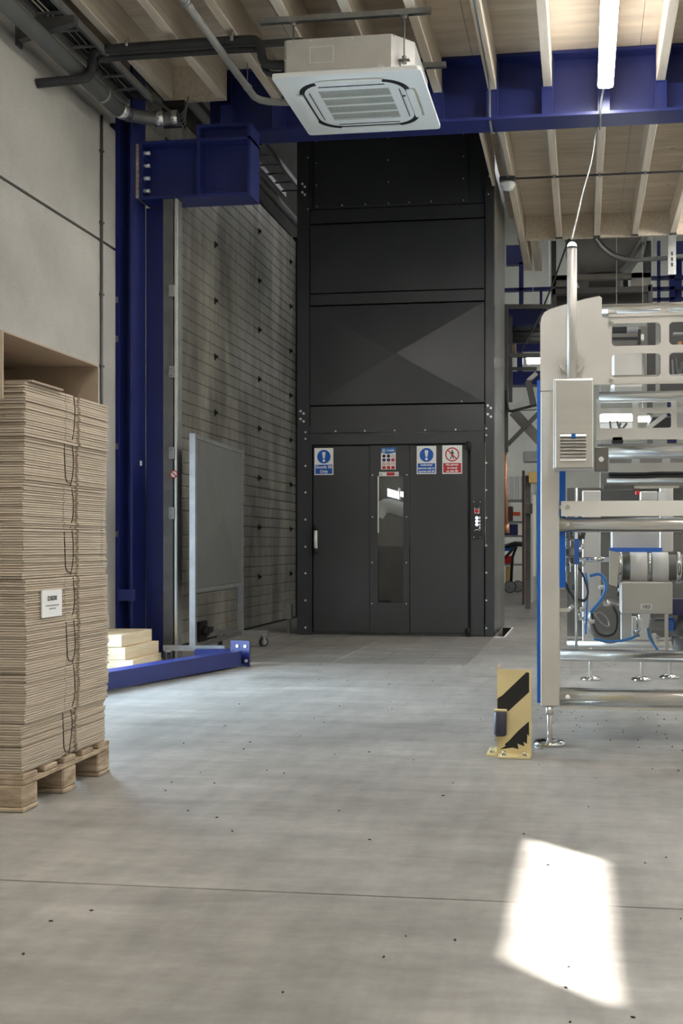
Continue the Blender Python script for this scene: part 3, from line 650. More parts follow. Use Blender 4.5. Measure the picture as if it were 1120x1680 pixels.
dp = thing('drain_pipe', 'grey plastic drain pipe bending towards the air conditioner', 'pipe', (-2.7, 7.5, 4.7))
mb = MB(); mb.tube([(-2.685, 5.2, 4.72), (-2.685, 6.85, 4.71), (-2.685, 8.25, 4.70), (-2.68, 8.42, 4.70), (-2.56, 8.5, 4.70), (-2.3, 8.52, 4.70), (-2.16, 8.4, 4.68)], .029, 12, 1); mb.build('pipe', 'pvc', dp)
for y in (6.85, 8.2):
    mb = MB(); mb.lathe((-2.685, y, 4.705), [(.03, -.012), (.036, -.012), (.036, .012), (.03, .012)], 16, 'y'); mb.cyl((-2.685, y, 4.735), (-2.685, y, 4.9), .004, 6); mb.build('pipe_clip', 'galv', dp)
# wall pipe
wp = thing('ventilation_pipe', 'dark grey pipe along the wall ending in silver taped joints', 'pipe', (-3.87, 6, 4.6))
mb = MB(); mb.tube([(-3.775, 0, 4.58), (-3.775, 8.2, 4.58)], .062, 16); mb.build('pipe', 'grey_pipe', wp)
mb = MB(); mb.tube([(-3.775, 8.2, 4.58), (-3.77, 8.3, 4.585), (-3.6, 8.52, 4.62), (-3.42, 8.54, 4.63)], .056, 14, 1); mb.build('elbow', 'galv_dark', wp)
for a_, b_ in (((-3.775, 8.18, 4.58), (-3.755, 8.31, 4.585)), ((-3.6, 8.51, 4.62), (-3.52, 8.525, 4.624)), ((-3.46, 8.535, 4.628), (-3.4, 8.54, 4.63))):
    mb = MB(); mb.cyl(a_, b_, .066, 14); mb.build('taped_joint', 'foil', wp)
for y in (7.9, 6.2): mb = MB(); mb.lathe((-3.775, y, 4.58), [(.063, -.012), (.07, -.012), (.07, .012), (.063, .012)], 16, 'y'); mb.build('pipe_clip', 'galv', wp)
# cable tray
ct = thing('cable_tray', 'ladder cable tray full of cables between the wall and the joists', 'cable tray', (-3.7, 6, 4.85))
for x in (-3.835, -3.625):
    mb = MB(); mb.box((x - .013, -1, 4.755), (x + .013, 8.5, 4.815)); mb.build('side_rail', 'galv', ct)
k = 0; y = 3.0; rung = None
while y < 8.5:
    if rung is None:
        mb = MB(); mb.box((-3.822, y - .014, 4.76), (-3.638, y + .014, 4.773)); rung = mb.build('rung', 'galv', ct)
    else: place('rung', rung.data, (-3.73, y, 4.76), ct)
    y += .25
mb = MB()
for k in range(7):
    x = -3.8 + k * .023; mb.tube([(x + random.uniform(-.012, .012), yy, 4.79 + random.uniform(-.008, .016)) for yy in [-.9 + .47 * j for j in range(21)]], .009, 6)
mb.build('cables', 'black', ct, kind='stuff')
mb = MB()
for k in range(5):
    x = -3.79 + k * .03
    mb.tube([(x, 8.4, 4.8), (x + .1, 8.54, 4.8), (-3.5 + .02 * k, 8.6, 4.74 - .03 * k), (-3.44 + .02 * k, 8.62, 4.66 - .03 * k), (-3.38, 8.64, 4.74 - .02 * k), (-3.36, 8.66, 4.86)], .006, 6, 2)
mb.build('hanging_cables', 'galv_dark', ct, kind='stuff')
mb = MB(); mb.box((-3.6, 8.67, 4.62), (-3.4, 8.72, 4.84)); tag(mb.build('junction_box', 'black'), 'black junction box at the end of the cable tray', 'box')
sbk = thing('support_arm', 'galvanised wall arm holding the cable tray and dark pipe', 'bracket', (-3.75, 7.0, 4.7))
yy = 7.04
mb = MB(); mb.prism([(-3.98, 4.6), (-3.56, 4.7), (-3.56, 4.75), (-3.98, 4.75)], 'y', yy - .03, yy + .03); mb.build('arm', 'galv_dark', sbk)
mb = MB(); mb.box((-4, yy - .035, 4.56), (-3.98, yy + .035, 4.755)); mb.build('wall_plate', 'galv_dark', sbk)
# conduit down the concrete wall
cd = thing('wall_conduit', 'thin grey vertical conduit clipped to the concrete wall', 'conduit', (-3.985, 8.33, 1))
mb = MB(); mb.cyl((-3.985, 8.33, .2), (-3.985, 8.33, 4.6), .011, 8); mb.build('conduit', 'galv_dark', cd)
for z in (4.3, 3.7, 3.1, 2.5, 1.9): mb = MB(); mb.box((-4, 8.31, z - .008), (-3.97, 8.35, z + .008)); mb.build('saddle', 'galv_dark', cd)
# dark upper void: second tray and pipe beyond the beam
ct2 = thing('upper_cable_tray', 'ladder cable tray in the dark void beside the lift', 'cable tray', (-3.5, 12, 5.4))
mb = MB(); mb.box((-3.515, 9.3, 5.44), (-3.485, 13.0, 5.5)); mb.build('side_rail', 'galv', ct2)
mb = MB(); mb.box((-3.775, 9.3, 5.44), (-3.745, 13.0, 5.5)); mb.build('side_rail', 'galv', ct2)
for k in range(12): mb = MB(); mb.box((-3.745, 9.5 + .3 * k, 5.45), (-3.515, 9.53 + .3 * k, 5.465)); mb.build('rung', 'galv', ct2)
mb = MB(); mb.cyl((-3.86, 9.3, 5.4), (-3.86, 14, 5.4), .05, 14); tag(mb.build('upper_pipe', 'grey_pipe'), 'grey pipe in the dark void under the upper cable tray', 'pipe')
# conduits on the right
c1 = thing('ceiling_conduit', 'grey conduit running along a joist to the round ceiling device', 'conduit', (-.8, 9, 4.87))
mb = MB(); mb.tube([(-.765, 5.2, 4.89), (-.765, 8.5, 4.89), (-.78, 8.88, 4.88), (-.785, 8.92, 4.62), (-.785, 9.22, 4.61), (-.78, 9.6, 4.86), (-.78, 11.1, 4.885)], .011, 8, 1); mb.build('conduit', 'grey_pipe', c1)
c2 = thing('cross_conduit', 'thin dark conduit crossing below the joists behind the beam', 'conduit', (.5, 11.1, 4.87))
mb = MB(); mb.cyl((-.78, 11.1, 4.885), (3.5, 11.1, 4.885), .011, 8); mb.build('conduit', 'frame_grey', c2)
for x in JX:
    if -.7 < x < 3.4: mb = MB(); mb.box((x - .012, 11.085, 4.87), (x + .012, 11.115, 4.9)); mb.build('saddle', 'galv', c2)
sd = thing('ceiling_detector', 'white round ceiling device on a dark base', 'detector', (-.8, 11.1, 4.8))
mb = MB(); mb.box((-.87, 11.04, 4.84), (-.7, 11.16, 4.9), .01); mb.build('base', 'frame_grey', sd)
mb = MB(); mb.lathe((-.785, 11.1, 4.84), [(.085, 0), (.085, -.025), (.065, -.035), (.065, -.055), (.045, -.07), (.02, -.075)], 20); mb.build('dome', 'white_plastic', sd)
# batten lights: the one in view, and unseen ones added to light the hall
def batten(x, y, label, first=None):
    t = thing('batten_light', label, 'light', (x, y, 4.78), 'ceiling batten lights')
    mb = MB(); mb.box((x - .06, y - .76, 4.86), (x + .06, y + .76, 4.899), .008); mb.build('housing', 'white_plastic', t)
    mb = MB(); mb.prism([(x - .062, 4.86), (x - .064, 4.81), (x - .058, 4.7905), (x + .058, 4.7905), (x + .064, 4.81), (x + .062, 4.86)], 'y', y - .75, y + .75); df = mb.build('diffuser', 'lamp_side', t)
    mb = MB(); mb.prism([(x - .058, 4.79), (x - .03, 4.782), (x + .03, 4.782), (x + .058, 4.79)], 'y', y - .749, y + .749); mb.build('lens', 'lamp_tube', df)
    for s_ in (-1, 1): mb = MB(); mb.box((x - .064, y + s_ * .76 - .012, 4.79), (x + .064, y + s_ * .76 + .012, 4.895), .01); mb.build('end_cap', 'white_plastic', t)
batten(.19, 8.02, 'glowing white batten light under the joists by the blue beam')
for k, (x, y) in enumerate(((.19, 5.0), (.19, 2.0), (.19, -1.0), (2.6, 8.0), (2.6, 5.0), (2.6, 2.0), (2.6, -1.0), (1.62, 10.2), (1.62, 12.4), (2.9, 12.4), (-2.3, 2.0), (-2.3, -1.0))):  # those past the beam were added to brighten the ceiling there
    batten(x, y, 'glowing white batten light added unseen under the joists to light the hall')
cb = thing('lamp_cable', 'white cable from the batten light over the beam to the signal lamp', 'cable', (0, 8.9, 4.6))
sgx, sgy, sgz = P(938, 398, Y=5.16)
mb = MB(); mb.tube([(.19, 8.79, 4.83), (.17, 8.86, 4.8), (.15, 8.9, 4.7), (.15, 8.915, 4.6), (.15, 9.23, 4.6), (.15, 9.3, 4.85)], .009, 8, 1); mb.build('conduit', 'grey_pipe', cb)
e0 = Vector((.15, 9.3, 4.85)); e1 = Vector((sgx, sgy, sgz + .02))
q = [e0, P(977, 215, Y=9.2), P(973, 250, Y=8.8), P(968, 275, Y=8.2), P(957, 310, Y=7.3), P(948, 350, Y=6.2), e1]
mb = MB(); mb.tube(q, .005, 8, 2); mb.build('cable', 'pvc', cb)

# ------------------------------------------------------------------ stack of cardboard on a pallet
SX1, SX0, SY0_, SY1_ = -2.07, -3.02, 3.70, 4.39
pal = thing('pallet', 'worn wooden pallet under the cardboard bundles', 'pallet', ((SX0 + SX1) / 2, (SY0_ + SY1_) / 2, 0))
px0, px1, py0, py1 = SX0 - .03, SX1 + .0, SY0_ - .012, SY1_ + .012
for cx in (px0 + .07, (px0 + px1) / 2, px1 - .06):
    for cy in (py0 + .05, (py0 + py1) / 2, py1 - .05):
        mb = MB(); mb.box((cx - .06, cy - .055, .018), (cx + .058, cy + .055, .1), .006); mb.build('block', 'old_wood', pal)
for cy in (py0 + .05, (py0 + py1) / 2, py1 - .05):
    mb = MB(); mb.box((px0, cy - .055, 0), (px1, cy + .055, .018), .004); mb.build('bottom_board', 'old_wood', pal)
for cx in (px0 + .06, (px0 + px1) / 2, px1 - .055):
    mb = MB(); mb.box((cx - .055, py0, .1), (cx + .055, py1, .12), .004); mb.build('stringer_board', 'old_wood', pal)
for k in range(5):
    cy = py0 + .05 + k * (py1 - py0 - .1) / 4
    mb = MB(); mb.box((px0, cy - .05, .12), (px1, cy + .05, .142), .004); mb.build('top_board', 'old_wood', pal)
zs = [.143, .330, .513, .698, .874, 1.066, 1.238, 1.423, 1.615]
ORD = ['resting on the pallet', 'second above the pallet', 'third above the pallet', 'fourth above the pallet, below the labelled one\'s top edge', 'fifth above the pallet', 'sixth above the pallet', 'seventh above the pallet', 'at the top of the stack']
ORD[3] = 'bearing the white paper label'
yA, yB, yM = P(107, 950, X=SX1).y, P(130, 950, X=SX1).y, P(119, 950, X=SX1).y
for bi in range(8):
    z0, z1 = zs[bi] + .001, zs[bi + 1]
    t = thing('cardboard_bundle', 'strapped bundle of flattened brown cardboard boxes ' + ORD[bi], 'cardboard', ((SX0 + SX1) / 2, (SY0_ + SY1_) / 2, z0), 'cardboard bundles stacked on the pallet')
    n = 19; h = (z1 - z0 - .002) / n; mb = MB()
    ox = random.uniform(-.012, .004); oy = random.uniform(-.012, .006)
    alt = bi % 2
    for k in range(n):
        jx = ox + random.uniform(-.005, .003); jy = oy + random.uniform(-.006, .004); za = z0 + k * h + random.uniform(0, .0008); zb = z0 + (k + 1) * h - .0016
        if k == n - 1: zb = z0 + n * h
        big = .012 if (bi == 6 and k == n - 1) else 0
        ya, ye = SY0_ + jy - big, SY1_ + jy
        rec = .006 if alt else .018
        mb.box((SX0 + jx, ya, za), (SX1 + jx + big, yA - .004, zb))
        mb.box((SX0 + jx, yA - .004, za), (SX1 + jx - rec + big, yA, zb))
        mb.box((SX0 + jx, yA, za), (SX1 + jx - (.0 if alt else .008) + big, yM, zb))
        mb.box((SX0 + jx, yM, za), (SX1 + jx - .012 + big, yB, zb))
        mb.box((SX0 + jx, yB, za), (SX1 + jx + big, ye, zb))
    mb.box((SX0 + .04, SY0_ + .04, z0), (SX1 - .04, SY1_ - .04, z1 - .001))
    mb.build('sheets', 'cardboard', t, kind='stuff')
    mb = MB(); xo = SX1 + ox + .0
    mb.tube([(xo - .004, yM + .012, z1 - .004), (xo + .003, yM + .012 + random.uniform(-.006, .006), (z0 * .3 + z1 * .7)), (xo + .003, yM + .008 + random.uniform(-.01, .006), (z0 * .7 + z1 * .3)), (xo - .004, yM - .002, z0 + .004)], .0022, 6, 1)
    mb.build('strap', 'strap', t)
    if alt == 0:
        mb = MB(); mb.tube([(xo - .002, yA + .003, z1 - .006), (xo + .002, yA + .002, (z0 + z1) / 2), (xo + .002, yA + .008, z0 + .02), (xo + .002, yM - .006, z0 + .014)], .0025, 6, 1); mb.build('strap', 'strap', t)
a, b = P(66, 970, X=SX1), P(98.5, 966, X=SX1); zl0, zl1 = P(66, 1014, X=SX1).z, P(66, 969, X=SX1).z
pl = thing('paper_label', 'white paper label reading DS030 on the cardboard stack', 'label', (SX1, (a.y + b.y) / 2, zl0))
YZ = Matrix(((0, 0, 1, 0), (1, 0, 0, 0), (0, 1, 0, 0), (0, 0, 0, 1)))
lx = SX1 + .008
mb = MB(); mb.box((lx - .006, a.y, zl0), (lx, b.y, zl1)); mb.build('sheet', 'white_paper', pl)
mb = MB(); mb.mesh(text_mesh('DS030', .026, .0003), Matrix.Translation((lx + .001, (a.y + b.y) / 2, zl0 + .072)) @ YZ); mb.build('lettering', 'frame_grey', pl)
mb = MB(); mb.box((lx, a.y + .028, zl0 + .042), (lx + .001, b.y - .025, zl0 + .047)); mb.box((lx, a.y + .055, zl0 + .03), (lx + .001, b.y - .05, zl0 + .035)); mb.build('small_print', 'faint_ink', pl)
# cardboard cap on top
cp_ = thing('cardboard_tray', 'open cardboard tray lying on top of the cardboard stack', 'box', (-2.4, 4.05, 1.54))
bz = 1.617; bt = 1.785; ny, fy = P(6, 600, X=-2.09).y, P(161, 600, X=-2.09).y
mb = MB(); mb.box((-2.75, ny, bt - .007), (-2.09, fy, bt)); mb.build('top_sheet', 'cardboard_face', cp_)
mb = MB(); mb.box((-2.75, ny - .008, 1.535), (-2.09, ny, bt)); mb.build('flap', 'cardboard_face', cp_)
mb = MB(); mb.box((-2.75, fy, bz), (-2.09, fy + .007, bt)); mb.build('flap', 'cardboard_face', cp_)
mb = MB(); mb.box((-2.757, ny, bz), (-2.75, fy, bt)); mb.build('back_sheet', 'cardboard_face', cp_)
mb = MB(); mb.box((-2.6, SY0_ + .01, zs[-1] + .001), (-2.05, SY0_ + .25, zs[-1] + .008)); tag(mb.build('loose_sheet', 'cardboard_face'), 'loose cardboard sheet lying under the open tray', 'cardboard')

# ------------------------------------------------------------------ things on the floor by the overhead door
# barrier beam lying on the floor
p0, p1 = Vector((-3.62, 5.6, .075)), Vector((-2.84, 8.33, .075)); dvec = (p1 - p0).normalized()
bb = thing('barrier_beam', 'royal blue steel beam with end plate lying on the floor', 'beam', (-3.2, 7, 0))
mb = MB(); mb.bar(p0, p1, .14, .12); mb.build('tube', 'blue_paint', bb)
sdv = Vector((0, 0, 1)).cross(dvec)
mb = MB(); M = Matrix.Translation(p1)
ex = Vector((.97, -.24, 0)); 
mb.bar(p1 + Vector((-.02, .06, .035)) - ex * .03, p1 + Vector((-.02, .06, .035)) + ex * .15, .014, .21); mb.build('end_plate', 'blue_paint', bb)
mb = MB()
for u, v in ((.035, .09), (.11, .09), (.12, -.03)): bolts(mb, [p1 + Vector((-.02, .052, .035)) + ex * u + Vector((0, 0, v - .03))], .014, (-.24, -.97, 0), .008)
mb.build('bolt_hole', 'bolt', bb)
mb = MB(); mb.bar(p1 + Vector((-.35, .05, .04)), p1 + Vector((-.08, .1, .04)), .1, .05); mb.build('gusset', 'blue_paint', bb)
# timbers
for k, (xx, yy, zz, ln, an) in enumerate(((-3.86, 7.9, .0, .36, 2), (-3.86, 7.92, .1, .30, -2), (-3.86, 7.9, .2, .27, 1))):
    mb = MB(); M = Matrix.Translation((xx, yy, zz)) @ Matrix.Rotation(math.radians(an), 4, 'Z')
    mb.box((-.06, -.06, .0), (ln, .55, .098), .003, M=M)
    tag(mb.build('timber_block', 'pale_timber'), ['pale sawn timber block on the floor, lowest of its pile', 'pale sawn timber block in the middle of its pile', 'pale sawn timber block on top of its pile'][k], 'timber', 'timber pile beside the blue column')
# mobile screen on castors
ms = thing('mobile_screen', 'wheeled galvanised screen with a large grey sheet panel', 'screen', (-3.3, 9.3, 0))
A0, A1 = Vector((-3.24, 8.46, 0)), Vector((-3.35, 10.02, 0)); ad = (A1 - A0).normalized(); an = Vector((ad.y, -ad.x, 0))
zt = 1.94
up = Vector((0, 0, 1))
mb = MB(); mb.bar(A0 + up * .14, A0 + up * zt, .05, .05, an); mb.build('post', 'galv', ms)
mb = MB(); mb.bar(A1 + up * .14, A1 + up * zt, .05, .05, an); mb.build('post', 'galv', ms)
zlo = .62
for z in (zt - .02, zlo): mb = MB(); mb.bar(A0 + ad * .025 + up * z, A1 - ad * .025 + up * z, .035, .035); mb.build('cross_rail', 'galv', ms)
c0 = A0 + ad * .03 + an * .012; c1_ = A1 - ad * .03 + an * .012; mid = (c0 + c1_) / 2 + an * .035
mb = MB(); mb._pts([c0 + up * (zlo + .02), c1_ + up * (zlo + .02), c1_ + up * (zt - .04), c0 + up * (zt - .04), mid + up * ((zlo + zt) / 2),
                    c0 - an * .01 + up * (zlo + .02), c1_ - an * .01 + up * (zlo + .02), c1_ - an * .01 + up * (zt - .04), c0 - an * .01 + up * (zt - .04)],
                   [(0, 1, 4), (1, 2, 4), (2, 3, 4), (3, 0, 4), (5, 8, 7, 6), (0, 5, 6, 1), (1, 6, 7, 2), (2, 7, 8, 3), (3, 8, 5, 0)])
mb.build('sheet_panel', 'screen_panel', ms)
mb = MB()
for k in range(6):
    p = A1 + an * .026 + up * (.75 + k * .22); mb.cyl(p, p + an * .006, .008, 8)
mb.build('rivets', 'galv_dark', ms, kind='stuff')
def castor(c, parent, ang):
    c = Vector(c); d = Vector((math.cos(ang), math.sin(ang), 0)); n = Vector((-d.y, d.x, 0))
    mb = MB(); mb.cyl(c - n * .014 + up * .048, c + n * .014 + up * .048, .048, 20); wh = mb.build('castor', 'rubber', parent)
    mb = MB(); mb.cyl(c - n * .017 + up * .048, c + n * .017 + up * .048, .028, 16); mb.bar(c - n * .02 + up * .04, c - n * .02 + up * .105 - d * .01, .006, .03); mb.bar(c + n * .02 + up * .04, c + n * .02 + up * .105 - d * .01, .006, .03)
    mb.cyl(c + up * .1, c + up * .118, .03, 12); mb.build('fork', 'galv', wh)
for base in (A0, A1):
    e0, e1 = base - an * .25, base + an * .27
    mb = MB(); mb.bar(e0 + up * .14, e1 + up * .14, .045, .045); mb.build('foot_bar', 'galv', ms)
    castor(e0 + an * .04, ms, 2.2); castor(e1 - an * .04, ms, 1.0)
mb = MB(); mb.bar(A0 + up * .14 + ad * .03, A1 + up * .14 - ad * .03, .04, .03); mb.build('base_rail', 'galv_dark', ms)
# socket by the lift
mb = MB(); mb.box((-3.38, 11.6, .16), (-3.28, 11.66, .34), .006); mb.box((-3.35, 11.66, 0), (-3.31, 11.69, .3)); tag(mb.build('sensor_box', 'galv'), 'small grey box on a stub beside the lift corner', 'box')

# grit on the floor
mb = MB(); rg = random.Random(3)
for k in range(150):
    if k < 90: x, y = rg.uniform(-2.2, .6), rg.uniform(2.2, 9)
    else: x, y = rg.gauss(.2, .35), rg.gauss(6.3, .5)
    if -2.2 < x < -1.95 and y < 4.5: continue
    r_ = rg.uniform(.002, .0055); a_ = rg.uniform(0, 3); M = Matrix.Translation((x, y, 0)) @ Matrix.Rotation(a_, 4, 'Z')
    mb.prism([tuple((M @ Vector((r_ * u_, r_ * v_, 0)))[:2]) for u_, v_ in ((-1.2, -.5), (.3, -.8), (1.3, 0), (.2, .7))], 'z', .0002, .003)
tag(mb.build('floor_grit', 'black'), 'scattered small dark grit on the concrete floor', 'debris', kind='stuff')
# ------------------------------------------------------------------ yellow protection guard
gu = thing('corner_guard', 'yellow and black steel corner guard with roller bolted to the floor', 'guard', (-.32, 4.97, 0))
gxa, gxb, gy = -.403, -.24, 4.985; gh = .41
mb = MB(); plate(mb, [rrect(gxa, .0, gxb, gh, .008)], gy, .006); mb.build('plate', 'yellow', gu)
mb = MB(); mb.box((gxa, gy + .006, 0), (gxa + .006, gy + .16, gh + .01)); mb.build('side_plate', 'yellow', gu)
u = lambda px: gxa + (px - 222) / (570 - 222) * (gxb - gxa)
v = lambda py: gh - (py - 125) / (1005 - 125) * gh
mb = MB(); plate(mb, [[(u(270), v(395)), (u(520), v(150)), (u(548), v(155)), (u(548), v(350)), (u(340), v(548)), (u(225), v(545)), (u(225), v(425)), (u(240), v(412))]], gy - .0012, .001); mb.build('stripe', 'black_stripe', gu)
mb = MB(); plate(mb, [[(u(545), v(650)), (u(548), v(800)), (u(530), v(780)), (u(525), v(880)), (u(490), v(860)), (u(500), v(905)), (u(430), v(880)), (u(440), v(935)), (u(380), v(920)), (u(250), v(943)), (u(310), v(905)), (u(300), v(890)), (u(345), v(850)), (u(440), v(745))]], gy - .0012, .001)
mb.build('worn_stripe', 'black_stripe', gu)
mb = MB(); mb.box((gxa + .008, gy - .075, 0), (gxb, gy, .01), .002); mb.box((gxa - .05, gy - .02, 0), (gxa, gy + .16, .008)); mb.build('foot_plate', 'yellow', gu)
for xx, yy in ((gxa + .035, gy - .045), (gxb - .03, gy - .045), (gxa - .025, gy + .02)):
    mb = MB(); mb.cyl((xx, yy, .008), (xx, yy, .012), .014, 12); mb.cyl((xx, yy, .012), (xx, yy, .03), .009, 6); mb.build('anchor_bolt', 'chrome', gu)
rx, ry = gxa + .018, gy - .032
mb = MB(); mb.lathe((rx, ry, .1), [(.024, 0), (.03, .006), (.03, .11), (.024, .116)], 20); mb.build('roller', 'roller_dark', gu)
for z in (.216, .092): mb = MB(); mb.box((rx - .03, ry - .005, z), (rx + .03, gy, z + .006)); mb.build('roller_bracket', 'yellow', gu)

# ------------------------------------------------------------------ packaging machine
MY = 5.28
ma = thing('packaging_machine', 'large stainless steel packaging machine with tube frame and blue trim', 'machine', (.6, 6, 0))
mx = lambda px, Y=MY: P(px, 900, Y=Y).x
mz = lambda py, px=950, Y=MY: P(px, py, Y=Y).z
XR = 1.9
# left side frame: column and curved head plate
cl0, cl1 = mx(886), mx(917)
mb = MB(); mb.box((cl0, MY, mz(1160)), (cl1, MY + .12, mz(640)), .006); mb.build('column', 'steel_matte', ma)
hp = [(mx(p), mz(q)) for p, q in ((886, 640), (886, 530), (888, 519), (893, 511), (902, 506), (920, 501), (940, 496), (960, 491), (983, 487), (987, 490), (987, 522), (1003, 523), (1003, 632), (973, 632), (973, 640))]
mb = MB(); plate(mb, [hp], MY - .004, .03); mb.build('head_plate', 'steel_matte', ma)
mb = MB(); mb.tube([(x - .003 if i < 6 else x, MY + .01, z + .002) for i, (x, z) in enumerate(hp[1:9])], .004, 6); mb.build('edge_trim', 'frame_grey', ma)
mb = MB(); mb.box((mx(880.5), MY + .01, mz(1155)), (mx(885.5), MY + .11, mz(622))); mb.build('blue_strip', 'machine_blue', ma)
mb = MB(); mb.box((mx(917), MY + .05, mz(965)), (mx(927), MY + .10, mz(760))); mb.build('blue_strip', 'machine_blue', ma)
# main foot
fx, fy_ = (cl0 + cl1) / 2 - .002, MY + .02
mb = MB(); mb.cyl((fx, fy_, .03), (fx, fy_, .19), .0125, 12); mb.cyl((fx, fy_, .15), (fx, fy_, .19), .02, 6); ft = mb.build('levelling_foot', 'steel', ma)
mb = MB(); mb.lathe((fx, fy_, 0), [(.08, 0), (.085, .006), (.07, .02), (.03, .03), (.015, .032)], 28); mb.build('foot_disc', 'chrome', ft)
# horizontal tubes and bars
def htube(name, py0, py1, px0, Y, x1=XR, m='steel_tube', seg=20):
    z = mz((py0 + py1) / 2, 1040, Y); r = abs(mz(py0, 1040, Y) - mz(py1, 1040, Y)) / 2
    mb = MB(); mb.cyl((mx(px0, Y), Y + r, z), (x1, Y + r, z), r, seg); return mb.build(name, m, ma)
htube('top_tube', 496, 514, 987, MY + .03)
htube('frame_tube', 641, 657, 982, MY + .1)
htube('frame_tube', 727, 752, 980, MY + .25)
htube('frame_tube', 848, 873, 917, MY)
htube('frame_tube', 1067, 1087, 919, MY + .22)
htube('frame_tube', 1132, 1160, 918, MY)
htube('frame_tube', 1050, 1064, 930, 7.2)
mb = MB(); mb.box((mx(920), MY - .006, mz(847)), (XR, MY + .02, mz(822))); mb.build('flat_bar', 'off_white', ma)  # off-white puts the brighter light on the bar into its colour
mb = MB(); mb.box((mx(918), MY + .03, mz(1165)), (XR, MY + .1, mz(1160))); mb.build('lower_tray', 'steel', ma)
mb = MB()
for px, py in ((931, 832), (931, 860), (931, 1143)):
    p = (mx(px), MY - .006, mz(py)); mb.cyl(p, Vector(p) + Vector((0, -.006, 0)), .011, 14)
mb.build('screws', 'chrome', ma, kind='stuff')
# upper guard with windows
loops = [[(mx(1000), mz(630)), (XR, mz(630)), (XR, mz(520)), (mx(1000), mz(520))]]
for k in range(9):
    a_ = mx(1003 + k * 94); b_ = mx(1083 + k * 94)
    loops.append(rrect(a_, mz(570), b_, mz(533), .02)); loops.append(rrect(a_, mz(621), b_, mz(583), .02))
mb = MB(); plate(mb, loops, MY - .012, .006); gp = mb.build('upper_guard', 'steel_matte', ma)
mb = MB(); mb.box((mx(997), MY - .02, mz(523)), (XR, MY - .012, mz(517)))
for k in range(4): mb.box((mx(997 + 86 * k), MY - .02, mz(518)), (mx(1011 + 86 * k), MY - .012, mz(511.5)))
mb.box((mx(1003), MY - .018, mz(633)), (XR, MY - .012, mz(630))); mb.build('guard_edge', 'steel', gp)
mb = MB()
for px, py in ((1002, 531), (1002, 626)): mb.lathe((mx(px), MY - .012, mz(py)), [(.012, 0), (.012, -.008), (.006, -.014)], 14, 'y')
mb.build('guard_knob', 'chrome', gp)
mb = MB(); mb.cyl((mx(1003), MY + .03, mz(619)), (XR, MY + .03, mz(619)), .011, 12); mb.build('guard_tube', 'steel_tube', gp)
# perforated second guard, further in
Y2 = MY + .2
loops = [[(mx(978, Y2), mz(722, 1000, Y2)), (XR, mz(722, 1000, Y2)), (XR, mz(655, 1000, Y2)), (mx(978, Y2), mz(655, 1000, Y2))]]
for k in range(10):
    a_ = mx(983 + k * 63.5, Y2); b_ = mx(1037 + k * 63.5, Y2)
    loops.append(rrect(a_, mz(670, 1000, Y2), b_, mz(661, 1000, Y2), .008)); loops.append(rrect(a_, mz(703, 1000, Y2), b_, mz(679, 1000, Y2), .012))
mb = MB(); plate(mb, loops, Y2, .005); mb.build('inner_guard', 'steel_matte', ma)
# slotted plate below
Y3 = MY + .35
loops = [[(mx(985, Y3), mz(775, 1000, Y3)), (XR, mz(775, 1000, Y3)), (XR, mz(748, 1000, Y3)), (mx(985, Y3), mz(748, 1000, Y3))]]
for k in range(9): loops.append(rrect(mx(999 + k * 50, Y3), mz(760, 1000, Y3), mx(1036 + k * 50, Y3), mz(749.5, 1000, Y3), .004))
mb = MB(); plate(mb, loops, Y3, .005); mb.build('slotted_plate', 'steel_matte', ma)
mb = MB(); mb.tube([(mx(1000), MY + .3, mz(771)), (mx(1050), MY + .3, mz(772)), (mx(1100), MY + .3, mz(770)), (mx(1200), MY + .3, mz(773))], .008, 8, 1); mb.tube([(mx(1000), MY + .3, mz(776)), (mx(1060), MY + .3, mz(777)), (mx(1100), MY + .3, mz(775)), (mx(1200), MY + .3, mz(779))], .008, 8, 1); mb.build('cable_bundle', 'rubber', ma)
htube('cross_rod', 783, 792, 995, MY + .4)
mb = MB(); pbox(mb, 990, 795, 1040, 802, MY + .45, .2); mb.build('carriage', 'steel_dark', ma)
mb = MB(); pbox(mb, 1040, 797, 1114, 801, MY + .42, .03); mb.build('slide_rail', 'chrome', ma)
# interior sheet-metal and columns
mb = MB(); pbox(mb, 1003, 872, 1080, 900, 6.1, .3, .004); mb.build('drive_cover', 'steel_matte', ma)
mb = MB(); pbox(mb, 1000, 898.5, 1086, 906, 6.0, .06); mb.build('blue_rail', 'machine_blue', ma)
mb = MB(); pbox(mb, 955, 805, 985, 1052, 6.3, .06, .004); mb.build('inner_post', 'steel_matte', ma)
mb = MB(); pbox(mb, 1082, 800, 1104, 905, 6.5, .06, .004); mb.build('inner_post', 'steel_matte', ma)
mb = MB(); pbox(mb, 1050, 1005, 1066, 1050, 6.2, .05, .004); mb.build('inner_post', 'steel_matte', ma)
mb = MB(); pbox(mb, 1090, 1005, 1096, 1070, 5.7, .012); mb.build('thin_post', 'steel', ma)
mb = MB(); pbox(mb, 930, 800, 1120, 1045, 7.35, .03); mb.build('rear_plate', 'steel_dark', ma)
mb = MB(); pbox(mb, 985, 735, 1200, 800, 7.1, .03); mb.build('upper_rear_plate', 'hopper', ma)
mb = MB(); pbox(mb, 1002, 575, 1058, 640, 6.3, .2, .02); mb.build('motor_cover', 'steel_matte', ma)
mb = MB(); pbox(mb, 1062, 500, 1075, 640, 6.3, .05); mb.build('inner_post', 'frame_grey', ma)
mb = MB(); pbox(mb, 995, 545, 1060, 570, 6.4, .1); pbox(mb, 1048, 535, 1062, 572, 6.25, .1); mb.build('actuator', 'steel_dark', ma)
mb = MB(); pbox(mb, 1083, 520, 1200, 640, 6.9, .05); mb.build('rear_cover', 'frame_grey', ma)
